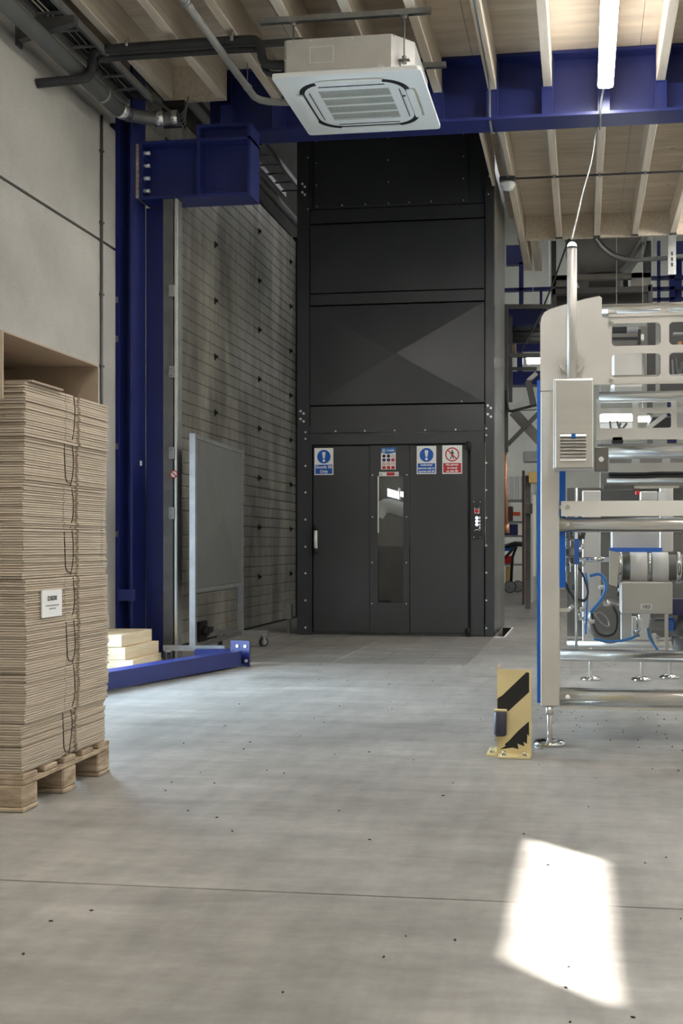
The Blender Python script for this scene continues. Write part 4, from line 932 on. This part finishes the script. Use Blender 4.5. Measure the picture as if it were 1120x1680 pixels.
# thin rods on the left
mb = MB(); xr = mx(945, 5.6); mb.cyl((xr, 5.6, mz(1066, 945, 5.6)), (xr, 5.6, mz(800, 945, 5.6)), .008, 10); rd = mb.build('guide_rod', 'steel', ma)
mb = MB(); pbox(mb, 942, 884, 949.5, 926, 5.58, .03); mb.build('blue_clamp', 'machine_blue', rd)
mb = MB(); mb.cyl((mx(950, 5.65), 5.65, mz(918, 950, 5.65)), (mx(1002, 5.65), 5.65, mz(918, 950, 5.65)), .013, 12); mb.build('shaft', 'chrome', ma)
# roller drum
Yd = 5.62; zc = mz(931, 1060, Yd + .08); R = .083
def ring(name, pxa, pxb, r, m):
    mb = MB(); mb.cyl((mx(pxa, Yd), Yd + .08, zc), (mx(pxb, Yd), Yd + .08, zc), r, 32); return mb.build(name, m, dm)
mb = MB(); mb.cyl((mx(1006, Yd), Yd + .08, zc), (mx(1250, Yd), Yd + .08, zc), R * .82, 32); dm = mb.build('roller', 'steel_dark', ma)
ring('flange_ring', 1014, 1021, R, 'chrome'); ring('sleeve', 1034, 1062, R * .99, 'white_plastic'); ring('sleeve', 1070, 1097, R * .99, 'white_plastic'); ring('flange_ring', 1110, 1118, R, 'chrome'); ring('bearing', 1063, 1069, R * .93, 'chrome')
mb = MB(); plate(mb, [[(mx(1000, Yd), zc - .09), (mx(1012, Yd), zc - .1), (mx(1016, Yd), zc + .08), (mx(1000, Yd), zc + .09)]], Yd - .005, .16); mb.build('bearing_plate', 'steel', dm)
# hopper box with label
Yh = 5.6
mb = MB(); pbox(mb, 1018, 955, 1103, 1007, Yh, .22, .005); hb_ = mb.build('film_box', 'steel_matte', ma)
mb = MB(); pbox(mb, 1050, 990.5, 1069.5, 1000, Yh - .0015, .002); tg = mb.build('label_plate', 'white_paper', hb_)
mb = MB(); mb.mesh(text_mesh('C01', .024, .0004), Matrix.Translation((mx(1060, Yh), Yh - .002, mz(995.2, 1060, Yh))) @ Matrix.Rotation(PI, 4, 'Y') @ XZ); mb.build('lettering', 'ink', hb_)
mb = MB(); pbox(mb, 1018, 1007, 1036, 1052, Yh + .1, .05, .004); mb.build('film_box_leg', 'steel_matte', ma)
mb = MB(); pbox(mb, 1103, 983, 1180, 1010, Yh + .1, .1, .004); mb.build('blue_cover', 'blue_paint', ma)
mb = MB(); pbox(mb, 1065, 1016, 1093, 1034, 5.75, .12, .008); mt = mb.build('motor', 'galv', ma)
mb = MB(); pbox(mb, 1093, 1014, 1107, 1036, 5.74, .13, .01); mb.build('motor_cap', 'machine_blue', mt)
mb = MB(); mb.cyl((mx(1107, 5.8), 5.8, mz(1025, 1100, 5.8)), (mx(1128, 5.8), 5.8, mz(1030, 1100, 5.8)), .06, 20); mb.cyl((mx(1105, 5.6), 5.6, mz(1062, 1100, 5.6)), (mx(1160, 5.6), 5.6, mz(1065, 1100, 5.6)), .05, 18); mb.build('gearbox', 'steel_dark', mt)
# wheel and hoses
mb = MB(); c = Vector((mx(1000, 6.2), 6.2, mz(1020, 1000, 6.2))); mb.lathe(c, [(.07, 0), (.1, .0), (.13, .01), (.13, .03), (.07, .03)], 28, 'y'); mb.build('reel', 'hopper', ma)
def hose(name, pts, r, m, Y):
    mb = MB(); mb.tube([P(px, py, Y=Y + (dy if len(q) > 2 else 0)) for q in pts for px, py, dy in [(q[0], q[1], q[2] if len(q) > 2 else 0)]], r, 8, 2); return mb.build(name, m, ma)
hose('air_hose', [(967, 945), (985, 940), (994, 955), (992, 975), (978, 995), (968, 1005)], .009, 'blue_hose', 5.75)
hose('air_hose', [(960, 940), (964, 960), (962, 1000), (960, 1040)], .006, 'blue_hose', 5.7)
hose('air_hose', [(974, 1048), (1000, 1053), (1030, 1050), (1045, 1042)], .007, 'blue_hose', 5.68)
hose('cable', [(945, 928), (955, 940), (962, 960), (965, 975), (958, 988), (948, 982)], .006, 'rubber', 5.68)
hose('cable', [(925, 925), (924, 955), (930, 968), (940, 980), (948, 1000)], .007, 'rubber', 5.7)
hose('cable', [(926, 955), (935, 975), (950, 985), (960, 985)], .008, 'rubber', 5.66)
hose('cable', [(970, 1005), (975, 1035), (990, 1045), (1010, 1040), (1013, 1010), (1005, 995)], .008, 'rubber', 6.0)
hose('cable', [(975, 1008), (985, 1003), (1000, 1020), (998, 1030), (985, 1022), (974, 1005)], .004, 'galv', 5.8)
hose('cable', [(1085, 1012), (1070, 1014), (1064, 1030), (1068, 1050), (1078, 1068)], .007, 'pvc', 5.7)
hose('air_hose', [(1062, 1030), (1064, 1045), (1072, 1058), (1080, 1068)], .006, 'blue_hose', 5.69)
# valve block cluster
for k in range(10):
    px = 927 + (k % 2) * 8; py = 872 + (k // 2) * 14
    mb = MB(); pbox(mb, px, py, px + 6.5, py + 11, 5.85 + .01 * (k % 3), .06, .003); mb.build('valve_block', ['steel_dark', 'frame_grey', 'galv'][k % 3], ma)
for px, py, w_, h_ in ((1036, 1012, 8, 38), (1047, 1016, 6, 24), (1070, 1040, 7, 12)):
    mb = MB(); pbox(mb, px, py, px + w_, py + h_, 5.95, .05, .003); mb.build('bracket', 'off_white', ma)
mb = MB(); pbox(mb, 975, 733, 998, 772, MY + .02, .1, .004); sw = mb.build('switch_box', 'hopper', ma)
mb = MB(); mb.cyl((mx(986, MY), MY + .02, mz(753, 986)), (mx(986), MY + .012, mz(753, 986)), .013, 16); mb.build('switch_button', 'white_plastic', sw)
mb = MB(); pbox(mb, 1003, 716, 1022, 727, MY + .2, .05, .004); mb.build('sensor', 'rubber', ma)
rg = random.Random(5)
for k in range(34):
    px, py = (rg.uniform(926, 958), rg.uniform(880, 1040)) if k < 18 else ((rg.uniform(985, 1015), rg.uniform(935, 1000)) if k < 25 else (rg.uniform(1040, 1118), rg.uniform(1010, 1062)))
    Yk = rg.uniform(5.75, 6.15); c = P(px, py, Y=Yk); d_ = Vector(((1, 0, 0), (0, 0, 1), (.5, -.7, .5))[k % 3]); l_ = rg.uniform(.02, .06); r_ = rg.uniform(.006, .016)
    mb = MB(); mb.cyl(c, c + d_ * l_, r_, 10); mb.cyl(c + d_ * l_ * .4, c + d_ * l_ * .7, r_ * 1.4, 6); mb.build('fitting', ['chrome', 'frame_grey', 'steel', 'rubber'][k % 4], ma)
mb = MB(); pbox(mb, 1079, 807, 1092, 821, 6.0, .004); mb.build('tag_plate', 'white_paper', ma)
mb = MB(); pbox(mb, 1050, 806, 1078, 821, 6.1, .1, .004); mb.build('valve_cover', 'steel_matte', ma)
mb = MB(); pbox(mb, 1042, 805, 1049, 812, 6.0, .04, .004); mb.build('indicator', 'red_button', ma)
for k, (px, py, w_, h_, m_) in enumerate(((1004, 536, 24, 9, 'rubber'), (1030, 538, 14, 6, 'galv'), (1050, 548, 6, 10, 'white_plastic'), (1046, 540, 5, 24, 'black'), (1004, 552, 44, 5, 'black'), (1112, 560, 6, 12, 'copper'), (1104, 545, 16, 4, 'galv'))):
    mb = MB(); pbox(mb, px, py, px + w_, py + h_, 6.15 - .02 * k, .04, .003); mb.build('actuator_detail', m_, ma)
for px0_, py0_, px1_, py1_ in ((1103, 590, 1112, 618), (1108, 588, 1116, 612), (1000, 690, 1012, 712), (1012, 690, 1022, 700)):
    mb = MB(); mb.tube([P(px0_, py0_, Y=6.2), P(px0_ + 2, py1_, Y=6.2), P((px0_ + px1_) / 2 + 3, py1_ + 5, Y=6.2), P(px1_ + 6, py0_ + 4, Y=6.2)], .006, 6, 2); mb.build('loose_cable', 'galv_dark', ma)
mb = MB(); pbox(mb, 1070, 683, 1110, 703, 8.0, .3, .01); mb.build('feed_motor', 'rubber', ma)
mb = MB(); mb.bar(P(1058, 706, Y=7.6), P(1092, 680, Y=7.6), .03, .05, (0, 1, 0)); mb.build('feed_arm', 'steel', ma)
mb = MB(); pbox(mb, 984, 694, 1037, 704, 7.9, .1); mb.build('feed_rail', 'off_white', ma)
# small tabs with screws holding the clear guard
for py in (832, 1001):
    mb = MB(); pbox(mb, 917, py - 3, 934, py + 3, MY + .02, .006); mb.cyl((mx(931), MY + .02, mz(py)), (mx(931), MY + .01, mz(py)), .011, 12); mb.build('guard_tab', 'steel', ma)
mb = MB(); mb.box((mx(934), MY + .03, mz(1128)), (XR, MY + .034, mz(876))); mb.build('clear_guard', 'acrylic', ma)
# rear feet
for px, py in ((968, 1115), (1052, 1116), (1098, 1112)):
    p = P(px, py, Z=0)
    mb = MB(); mb.cyl((p.x, p.y, .02), (p.x, p.y, P(px, 1062, Y=p.y).z), .013, 10); f_ = mb.build('levelling_foot', 'steel', ma)
    mb = MB(); mb.lathe((p.x, p.y, 0), [(.075, 0), (.08, .006), (.065, .02), (.02, .03)], 24); mb.build('foot_disc', 'chrome', f_)
mb = MB(); mb.box((XR, MY, .19), (XR + .1, MY + .12, 2.2), .006); mb.build('column', 'steel_matte', ma)
mb = MB(); mb.lathe((XR + .05, MY + .02, 0), [(.08, 0), (.085, .006), (.07, .02), (.03, .03), (.0125, .034), (.0125, .19)], 28); mb.build('levelling_foot', 'chrome', ma)
# signal pole and control box on the front
bxl, bxr = mx(903, 5.1), mx(973, 5.1)
cbx = thing('control_box', 'stainless steel control box with louvred vents on the machine front', 'control box', ((bxl + bxr) / 2, 5.19, mz(769, 940, 5.1)))
mb = MB(); mb.box((bxl + .012, 5.1, mz(769, 940, 5.1)), (bxr, MY - .006, mz(621, 940, 5.1)), .004); mb.build('case', 'steel_matte', cbx)
mb = MB(); mb.box((bxl + .022, 5.09, mz(768, 940, 5.1)), (bxr - .002, 5.1, mz(623, 940, 5.1)), .004); dl = mb.build('door', 'steel', cbx)
mb = MB(); mb.box((bxl - .004, 5.11, mz(767, 940, 5.1)), (bxl + .012, 5.13, mz(640, 940, 5.1))); mb.build('side_lip', 'steel', cbx)
va, vb = mx(918.5, 5.09), mx(961, 5.09)
mb = MB(); mb.box((va, 5.088, mz(755, 940, 5.09)), (vb, 5.09, mz(711, 940, 5.09))); mb.build('vent_back', 'hopper', dl)
for k in range(8):
    zc_ = mz(713 + 5.5 * k + 1.3, 940, 5.09); hgt = .006 if k < 7 else .008
    mb = MB(); mb._pts([(va, 5.088, zc_ + hgt), (vb, 5.088, zc_ + hgt), (vb, 5.076, zc_ - hgt), (va, 5.076, zc_ - hgt), (va, 5.088, zc_ - hgt), (vb, 5.088, zc_ - hgt)], [(0, 1, 2, 3), (3, 2, 5, 4), (0, 3, 4), (1, 5, 2), (0, 4, 5, 1)]); mb.build('louvre', 'steel', dl)
mb = MB(); pbox(mb, 937, 711.5, 944, 718.5, 5.07, .01, .002); mb.build('latch', 'sign_blue', dl)
sp_ = thing('signal_lamp', 'tall steel signal pole with glowing green-white dome on the machine', 'lamp', (sgx, sgy, 1.8))
rp = .024
mb = MB(); mb.cyl((sgx, sgy, mz(621, 940, 5.1)), (sgx, sgy, P(938, 408, Y=sgy).z), rp, 20); mb.build('pole', 'steel_matte', sp_)
zt_ = P(938, 408, Y=sgy).z
mb = MB(); mb.cyl((sgx, sgy, zt_), (sgx, sgy, zt_ + .008), rp + .001, 20); mb.build('collar', 'frame_grey', sp_)
mb = MB(); mb.lathe((sgx, sgy, zt_ + .008), [(rp, 0), (rp * .9, .012), (rp * .6, .021), (rp * .2, .025)], 20); mb.build('dome', 'green_lamp', sp_)
mb = MB(); zq = mz(595, 938); mb.cyl((mx(938), MY - .004, zq), (mx(938), MY - .05, zq), .062, 28); mb.box((sgx - .03, sgy, zq - .03), (sgx + .03, MY - .05, zq + .03)); mb.build('mount', 'steel', sp_)

# ------------------------------------------------------------------ far side of the hall, right of the lift
def pthing(name, label, cat, Y, mats_boxes, group=None):
    t = thing(name, label, cat, (P((mats_boxes[0][1] + mats_boxes[0][3]) / 2, 900, Y=Y).x, Y, 0), group)
    for nm, a_, b_, c_, d_, m_, dp_, *rest in mats_boxes:
        mb = MB(); pbox(mb, a_, b_, c_, d_, Y + (rest[0] if rest else 0), dp_, .004); mb.build(nm, m_, t)
    return t
# platform bracket frame on the lift side
fr = thing('service_platform', 'dark steel platform frame fixed beside the lift shaft', 'frame', (-.8, 13.2, 1.9))
def fbar(pts, Y, r, m='frame_grey', name='frame_bar'):
    for (p, q) in zip(pts, pts[1:]):
        mb = MB(); mb.bar(P(*p, Y=Y), P(*q, Y=Y), r, r, (0, 1, 0)); mb.build(name, m, fr)
YF = 13.35
fbar([(828, 505), (828, 742)], YF, .08); fbar([(825, 503), (905, 503)], YF, .05); fbar([(837, 520), (837, 660)], YF + .5, .05)
fbar([(826, 583), (890, 583)], YF, .05); fbar([(826, 605), (880, 605)], YF + .3, .04)
fbar([(832, 730), (885, 676)], YF, .05, name='brace')
fbar([(842, 676), (890, 728)], YF + .6, .13, 'steel_dark', name='chute_side')
fbar([(831, 668), (880, 666)], YF - .05, .1, 'galv', name='cable_channel')
fbar([(866, 625), (880, 612)], YF - .1, .05, 'pvc', name='hose_end'); fbar([(866, 625), (875, 665)], YF - .1, .08, 'frame_grey', name='hose_end')
mb = MB(); mb.tube([P(830, 640, Y=YF - .1), P(831, 660, Y=YF - .1), P(833, 676, Y=YF - .1), P(850, 672, Y=YF - .1), P(880, 664, Y=YF - .1)], .018, 8, 2); mb.build('cable', 'rubber', fr)
mb = MB(); mb.tube([P(828, 742, Y=YF), P(829, 800, Y=YF), P(830, 860, Y=YF)], .028, 8); mb.cyl(P(830, 860, Y=YF), P(831, 875, Y=YF), .04, 10); mb.build('air_line', 'copper', fr)
bm2 = pthing('cross_beam', 'navy steel beam behind the service platform', 'beam', 14.8, [('web', 828, 508, 895, 530, 'navy', .1), ('flange', 826, 504, 897, 508, 'navy', .3), ('flange', 826, 530, 897, 533, 'navy', .3)])
pthing('timber_deck', 'row of rough timber under the navy beam', 'timber', 15.2, [('plank', 832, 533, 890, 545, 'old_wood', .4), ('plank', 835, 545, 846, 579, 'old_wood', .1, .25)])
t = thing('pipe_run', 'pair of grey pipes below the timber deck', 'pipe', (-1, 15, 3))
for py in (550, 557):
    a_ = P(832, py, Y=15); b_ = P(900, py, Y=15); mb = MB(); mb.cyl(a_, (b_.x, b_.y, a_.z), .06, 12); mb.build('pipe', 'frame_grey', t)
pthing('low_beam', 'bright blue steel beam below the grey pipes', 'beam', 17.5, [('web', 828, 612, 890, 629, 'blue_paint', .1), ('flange', 828, 609, 890, 612, 'blue_paint', .3), ('flange', 828, 629, 890, 631, 'blue_paint', .3), ('post', 848, 578, 857, 609, 'blue_paint', .1), ('post', 846, 563, 890, 576, 'blue_paint', .1, -.3)])
t = thing('far_batten_light', 'short glowing lamp over the low blue beam', 'light', P(874, 595, Y=18.5))
mb = MB(); pbox(mb, 864, 587, 885, 595, 18.5, .15); mb.build('tube', 'back_lamp', t)
mb = MB(); pbox(mb, 862, 584, 887, 587, 18.5, .15); a_ = P(874, 585, Y=18.55); mb.cyl(a_, (a_.x, a_.y, 9), .004, 6); mb.build('housing', 'white_plastic', t)
# blue post frame and rails above
pf = thing('upper_walkway', 'blue steel posts and guard rails of the far walkway', 'walkway', P(855, 520, Y=19))
for nm, a_, b_, c_, d_, m_ in (('post', 851, 430, 858, 520, 'navy'), ('rail', 826, 471, 935, 476, 'navy'), ('post', 885, 474, 889, 520, 'navy'), ('girder', 830, 402, 862, 434, 'navy'),
                               ('post', 1098, 390, 1106, 495, 'blue_paint'), ('rail', 1060, 470, 1130, 475, 'navy'), ('rail', 1060, 452, 1130, 457, 'navy'), ('girder', 1106, 395, 1150, 425, 'navy'), ('wall_sheet', 1100, 425, 1118, 495, 'blue_paint'), ('rail', 1060, 488, 1130, 492, 'navy'), ('post', 1078, 395, 1083, 495, 'navy'), ('post', 1064, 395, 1068, 495, 'frame_grey'), ('post', 1055, 395, 1060, 495, 'frame_grey')):
    mb = MB(); pbox(mb, a_, b_, c_, d_, 19 + (.3 if nm == 'wall_sheet' else 0) , .12); mb.build(nm, m_, pf)
for px in (891, 1098): mb = MB(); x = P(px + 4, 500, Y=19).x; mb.box((x - .08, 19.0, 0), (x + .08, 19.12, P(px, 518, Y=19).z)); mb.build('post', 'navy', pf)
# trimmer joists seen past the header
for k, (a_, c_, d_) in enumerate(((858, 869, 432), (876, 887, 433))):
    mb = MB(); x = P((a_ + c_) / 2, 400, Y=14.6 + .3 * k).x; zb_ = P(a_, d_, Y=14.6 + .3 * k).z
    mb.box((x - .05, 13.5, zb_), (x + .05, 15 + .3 * k, zb_ + .28), .004); mb.build('trimmer_joist', 'wood', fr)
# infeed hopper
hp_ = thing('infeed_hopper', 'large grey steel funnel hopper on a dark frame above the machine', 'hopper', P(985, 480, Y=14.6))
def frus(mb, top, bot):
    mb._pts(list(top) + list(bot), [(0, 1, 2, 3), (7, 6, 5, 4), (0, 4, 5, 1), (1, 5, 6, 2), (2, 6, 7, 3), (3, 7, 4, 0)])
a_, b_ = P(925, 395, Y=14.2), P(1062, 395, Y=14.2); c_, d_ = P(952, 447, Y=14.5), P(1020, 447, Y=14.5)
mb = MB(); frus(mb, [(a_.x, 14.2, a_.z + .25), (b_.x + .05, 14.2, a_.z + .25), (b_.x + .05, 15.9, a_.z + .25), (a_.x, 15.9, a_.z + .25)], [(c_.x, 14.5, c_.z), (d_.x, 14.5, c_.z), (d_.x, 15.5, c_.z), (c_.x, 15.5, c_.z)]); mb.build('funnel', 'hopper', hp_)
a_, b_ = P(966, 458, Y=14.6), P(1010, 458, Y=14.6)
mb = MB(); mb.box((a_.x, 14.6, P(990, 473, Y=14.6).z), (b_.x, 15.4, P(990, 446, Y=14.6).z)); mb.build('neck', 'frame_grey', hp_)
for nm, p0_, q0_, p1_, q1_, m_ in (('beam', 905, 449, 1068, 458, 'hopper'), ('gusset_plate', 905, 452, 940, 470, 'hopper'), ('gusset_plate', 1035, 447, 1068, 469, 'hopper'), ('beam', 905, 471, 1068, 481, 'frame_grey'), ('post', 904, 395, 912, 500, 'frame_grey'), ('post', 1062, 466, 1070, 500, 'frame_grey'), ('lower_cover', 912, 481, 1062, 500, 'frame_grey')):
    mb = MB(); pbox(mb, p0_, q0_, p1_, q1_, 14.1 if nm != 'lower_cover' else 14.4, .1, .004); mb.build(nm, m_, hp_)
mb = MB(); pbox(mb, 1060, 395, 1066, 445, 14.4, .06); mb.build('strut', 'frame_grey', hp_); mb = MB(); pbox(mb, 1022, 458, 1030, 470, 14.4, .06); mb.build('strut', 'frame_grey', hp_)
mb = MB(); mb.bar(P(1018, 447, Y=14.3), P(1055, 398, Y=14.3), .05, .05, (0, 1, 0)); mb.build('diagonal_strut', 'galv_dark', hp_)
for px in (908, 1066): mb = MB(); x = P(px, 500, Y=14.1).x; mb.box((x - .035, 14.1, 0), (x + .035, 14.2, P(px, 499, Y=14.1).z)); mb.build('post', 'frame_grey', hp_)
t = thing('flexible_hose', 'thick flexible hose drooping from the ceiling to a grey pipe', 'hose', P(1020, 425, Y=13.6))
mb = MB(); mb.tube([(P(975, 392, Y=13.42).x, 13.42, 4.9), P(985, 405, Y=13.5), P(1003, 420, Y=13.6), P(1025, 427, Y=13.6), P(1060, 426, Y=13.6), P(1125, 420, Y=13.6)], .028, 10, 2); mb.build('hose', 'galv_dark', t)
mb = MB(); mb.tube([(P(980, 392, Y=13.42).x, 13.42, 4.9), P(992, 406, Y=13.6), P(1010, 418, Y=13.7), P(1026, 422, Y=13.7)], .018, 8, 2); mb.build('hose', 'rubber', t)
t = thing('slotted_channel', 'slotted galvanised channel hanging below the joists', 'channel', P(1102, 440, Y=13.3))
mb = MB(); xq = P(1102, 400, Y=13.4).x; mb.box((xq - .05, 13.4, P(1102, 450, Y=13.4).z), (xq + .05, 13.44, 4.9)); mb.build('channel', 'galv', t)
for k in range(3): mb = MB(); pbox(mb, 1100.5, 413 + 9 * k, 1103.5, 419 + 9 * k, 13.398, .002); mb.build('slot', 'black', t)
tt = thing('hanging_wire', 'thin black wire slanting down beside the lift', 'cable', P(880, 500, Y=12.6))
mb = MB(); mb.tube([P(934, 391, Y=13.42), P(925, 414, Y=13.4), P(905, 470, Y=13.4), P(880, 530, Y=13.38), P(850, 583, Y=13.36)], .012, 6, 1); mb.build('wire', 'rubber', tt)
# open door, shelving, trolley at the back
od2 = thing('panel_door', 'open white door leaf with dark brown edge at the back of the hall', 'door', (-.95, 17.9, 0))
a_ = P(861, 992, Z=0); b_ = P(882, 984, Z=0); zt2 = P(861, 772, Y=a_.y).z
mb = MB(); mb.bar(Vector((a_.x, a_.y, zt2 / 2)), Vector((b_.x, b_.y, zt2 / 2)), .02, zt2); mb.build('leaf', 'off_white', od2)
dd = (Vector((b_.x, b_.y, 0)) - Vector((a_.x, a_.y, 0))).normalized()
mb = MB(); mb.box((a_.x - .05, a_.y - .02, 0), (a_.x - .005, a_.y + .03, zt2)); mb.build('edge', 'brown', od2)
pthing('cable_cabinet', 'pale electrical column with ducts beside the open door', 'cabinet', 16.6, [('duct', 861, 780, 870, 999, 'galv_dark', .1), ('tray', 858, 740, 885, 757, 'galv', .3), ('box', 859, 826, 877, 842, 'hopper', .2, -.2), ('yellow_box', 867, 774, 883, 792, 'tan', .2, -.2), ('white_post', 873, 812, 878.5, 946, 'off_white', .06, -.3)])
sh = thing('shelf_rack', 'metal shelf rack at the back of the hall', 'shelf', P(840, 900, Y=22.2))
YS = 22.2
for a_ in (824, 857): mb = MB(); pbox(mb, a_, 776, a_ + 2, 972.5, YS, .06); mb.build('upright', 'galv', sh)
for py in (820, 855, 878, 925): mb = MB(); pbox(mb, 826.2, py, 856.8, py + 3, YS, .5); mb.build('shelf_board', 'galv', sh)
def stuff_box(nm, lab, cat, a_, b_, c_, d_, m_, grp=None):
    mb = MB(); pbox(mb, a_, b_, c_, d_ - .2, YS, .3, .003); return tag(mb.build(nm, m_), lab, cat, grp)
for k in range(6):
    stuff_box('ring_binder', 'white ring binder on the top shelf of the rack', 'binder', 827.5 + k * 4.6, 782, 831.7 + k * 4.6, 820, ['off_white', 'white_paper'][k % 2], 'white binders on the top shelf')
stuff_box('storage_box', 'brown storage box on the second shelf of the rack', 'box', 828, 831, 840, 855, 'brown')
stuff_box('carton', 'orange carton lying on the long white carton', 'box', 841, 840, 852, 845.8, 'orange_box')
stuff_box('carton', 'long white carton on the rack', 'box', 841, 846, 856, 855, 'off_white')
stuff_box('storage_crate', 'dark teal crate on the third shelf of the rack', 'crate', 827, 860, 848, 878, 'navy')
stuff_box('parts_bin', 'red plastic bin on the lower shelf of the rack', 'bin', 827, 912, 841, 925, 'red_button')
stuff_box('timber_board', 'upright pale board leaning at the rack', 'board', 829, 930, 835, 971, 'tan')
tr = thing('hand_trolley', 'black hand trolley with pneumatic wheels by the rack', 'trolley', P(842, 968, Y=21.8))
for a_, yy in ((836, 21.7), (849, 22.0)):
    c = P(a_, 960, Y=yy); mb = MB(); mb.cyl((c.x, yy, .14), (c.x, yy + .06, .14), .125, 22); wl_ = mb.build('wheel', 'rubber', tr)
    mb = MB(); mb.lathe((c.x, yy - .004, .14), [(.1, 0), (.112, 0), (.112, -.004), (.1, -.004)], 22, 'y'); mb.cyl((c.x, yy - .012, .14), (c.x, yy, .14), .025, 10); mb.build('hub', 'galv', wl_)
mb = MB(); mb.tube([P(838, 955, Y=21.8), P(840, 915, Y=21.8), P(848, 893, Y=21.8), P(828, 915, Y=21.5)], .03, 8); mb.tube([P(828, 897, Y=21.6), P(845, 892, Y=21.6), P(857, 893, Y=21.6)], .05, 8); mb.build('tube_frame', 'black', tr)
mb = MB(); pbox(mb, 826, 896, 840, 904, 21.75, .2); mb.build('blue_bag', 'machine_blue', tr)
# far machine bits seen through the frame: lamps; a duct and window added as the lift glass's reflection
for k, (a_, b_, c_, d_, lab) in enumerate(((984, 678, 1038, 690, 'long glowing tube light seen through the machine guard'), (1042, 684, 1066, 691, 'short glowing tube light seen through the machine guard'))):
    t = thing('tube_light', lab, 'light', P((a_ + c_) / 2, d_, Y=14))
    mb = MB(); pbox(mb, a_, b_, c_, d_, 14, .1); mb.build('tube', 'back_lamp', t)
    mb = MB(); pbox(mb, a_, b_ - 3, c_, b_, 14, .1); q_ = P((a_ + c_) / 2, b_ - 2, Y=14.05); mb.cyl(q_, (q_.x, q_.y, 9), .003, 6); mb.build('housing', 'white_plastic', t)
dz = thing('reflected_duct', 'thick white round duct added behind the lift to stand for a reflection in its glass', 'duct', (-3.2, 17, 1.5))
mb = MB(); mb.tube([P(618, 845, Y=17), P(628, 830, Y=17), P(645, 830, Y=17), P(700, 852, Y=17)], .12, 18, 1); mb.build('duct', 'white_plastic', dz)
q_ = P(690, 848, Y=17); mb = MB(); mb.box((q_.x - .03, 16.97, 0), (q_.x + .03, 17.03, q_.z - .1)); mb.build('stand', 'frame_grey', dz)
w2 = thing('reflected_window', 'glowing panes added behind the lift to stand for a window reflected in its glass', 'window', P(650, 819, X=WX - .04), kind='structure')
for pa, pb_, qa, qb in ((636, 653, 802, 818), (656, 676, 806, 819)):
    a_, b_ = P(pa, qa, X=WX - .045), P(pb_, qb, X=WX - .045); mb = MB(); mb.box((WX - .05, a_.y, b_.z), (WX - .045, b_.y, a_.z)); mb.build('pane', 'back_lamp', w2)
a_, b_ = P(653, 800, X=WX - .045), P(656, 820, X=WX - .045); mb = MB(); mb.box((WX - .05, a_.y, b_.z), (WX - .03, b_.y, a_.z)); mb.build('window_frame', 'white_plastic', w2)
# lamps of the taller far bay
for k, (x, y) in enumerate(((-1.5, 16.5), (1.5, 16.5), (-1.5, 20.5), (1.5, 20.5), (3.8, 18.5))):
    t = thing('high_bay_light', 'square high bay lamp under the roof of the far bay', 'light', (x, y, 8.4), 'high bay lamps over the far bay')
    mb = MB(); mb.box((x - .3, y - .3, 8.4), (x + .3, y + .3, 8.42)); mb.build('diffuser', 'back_lamp', t)
    mb = MB(); mb.box((x - .32, y - .32, 8.42), (x + .32, y + .32, 8.52)); mb.cyl((x, y, 8.52), (x, y, 9), .01, 6); mb.build('housing', 'galv', t)
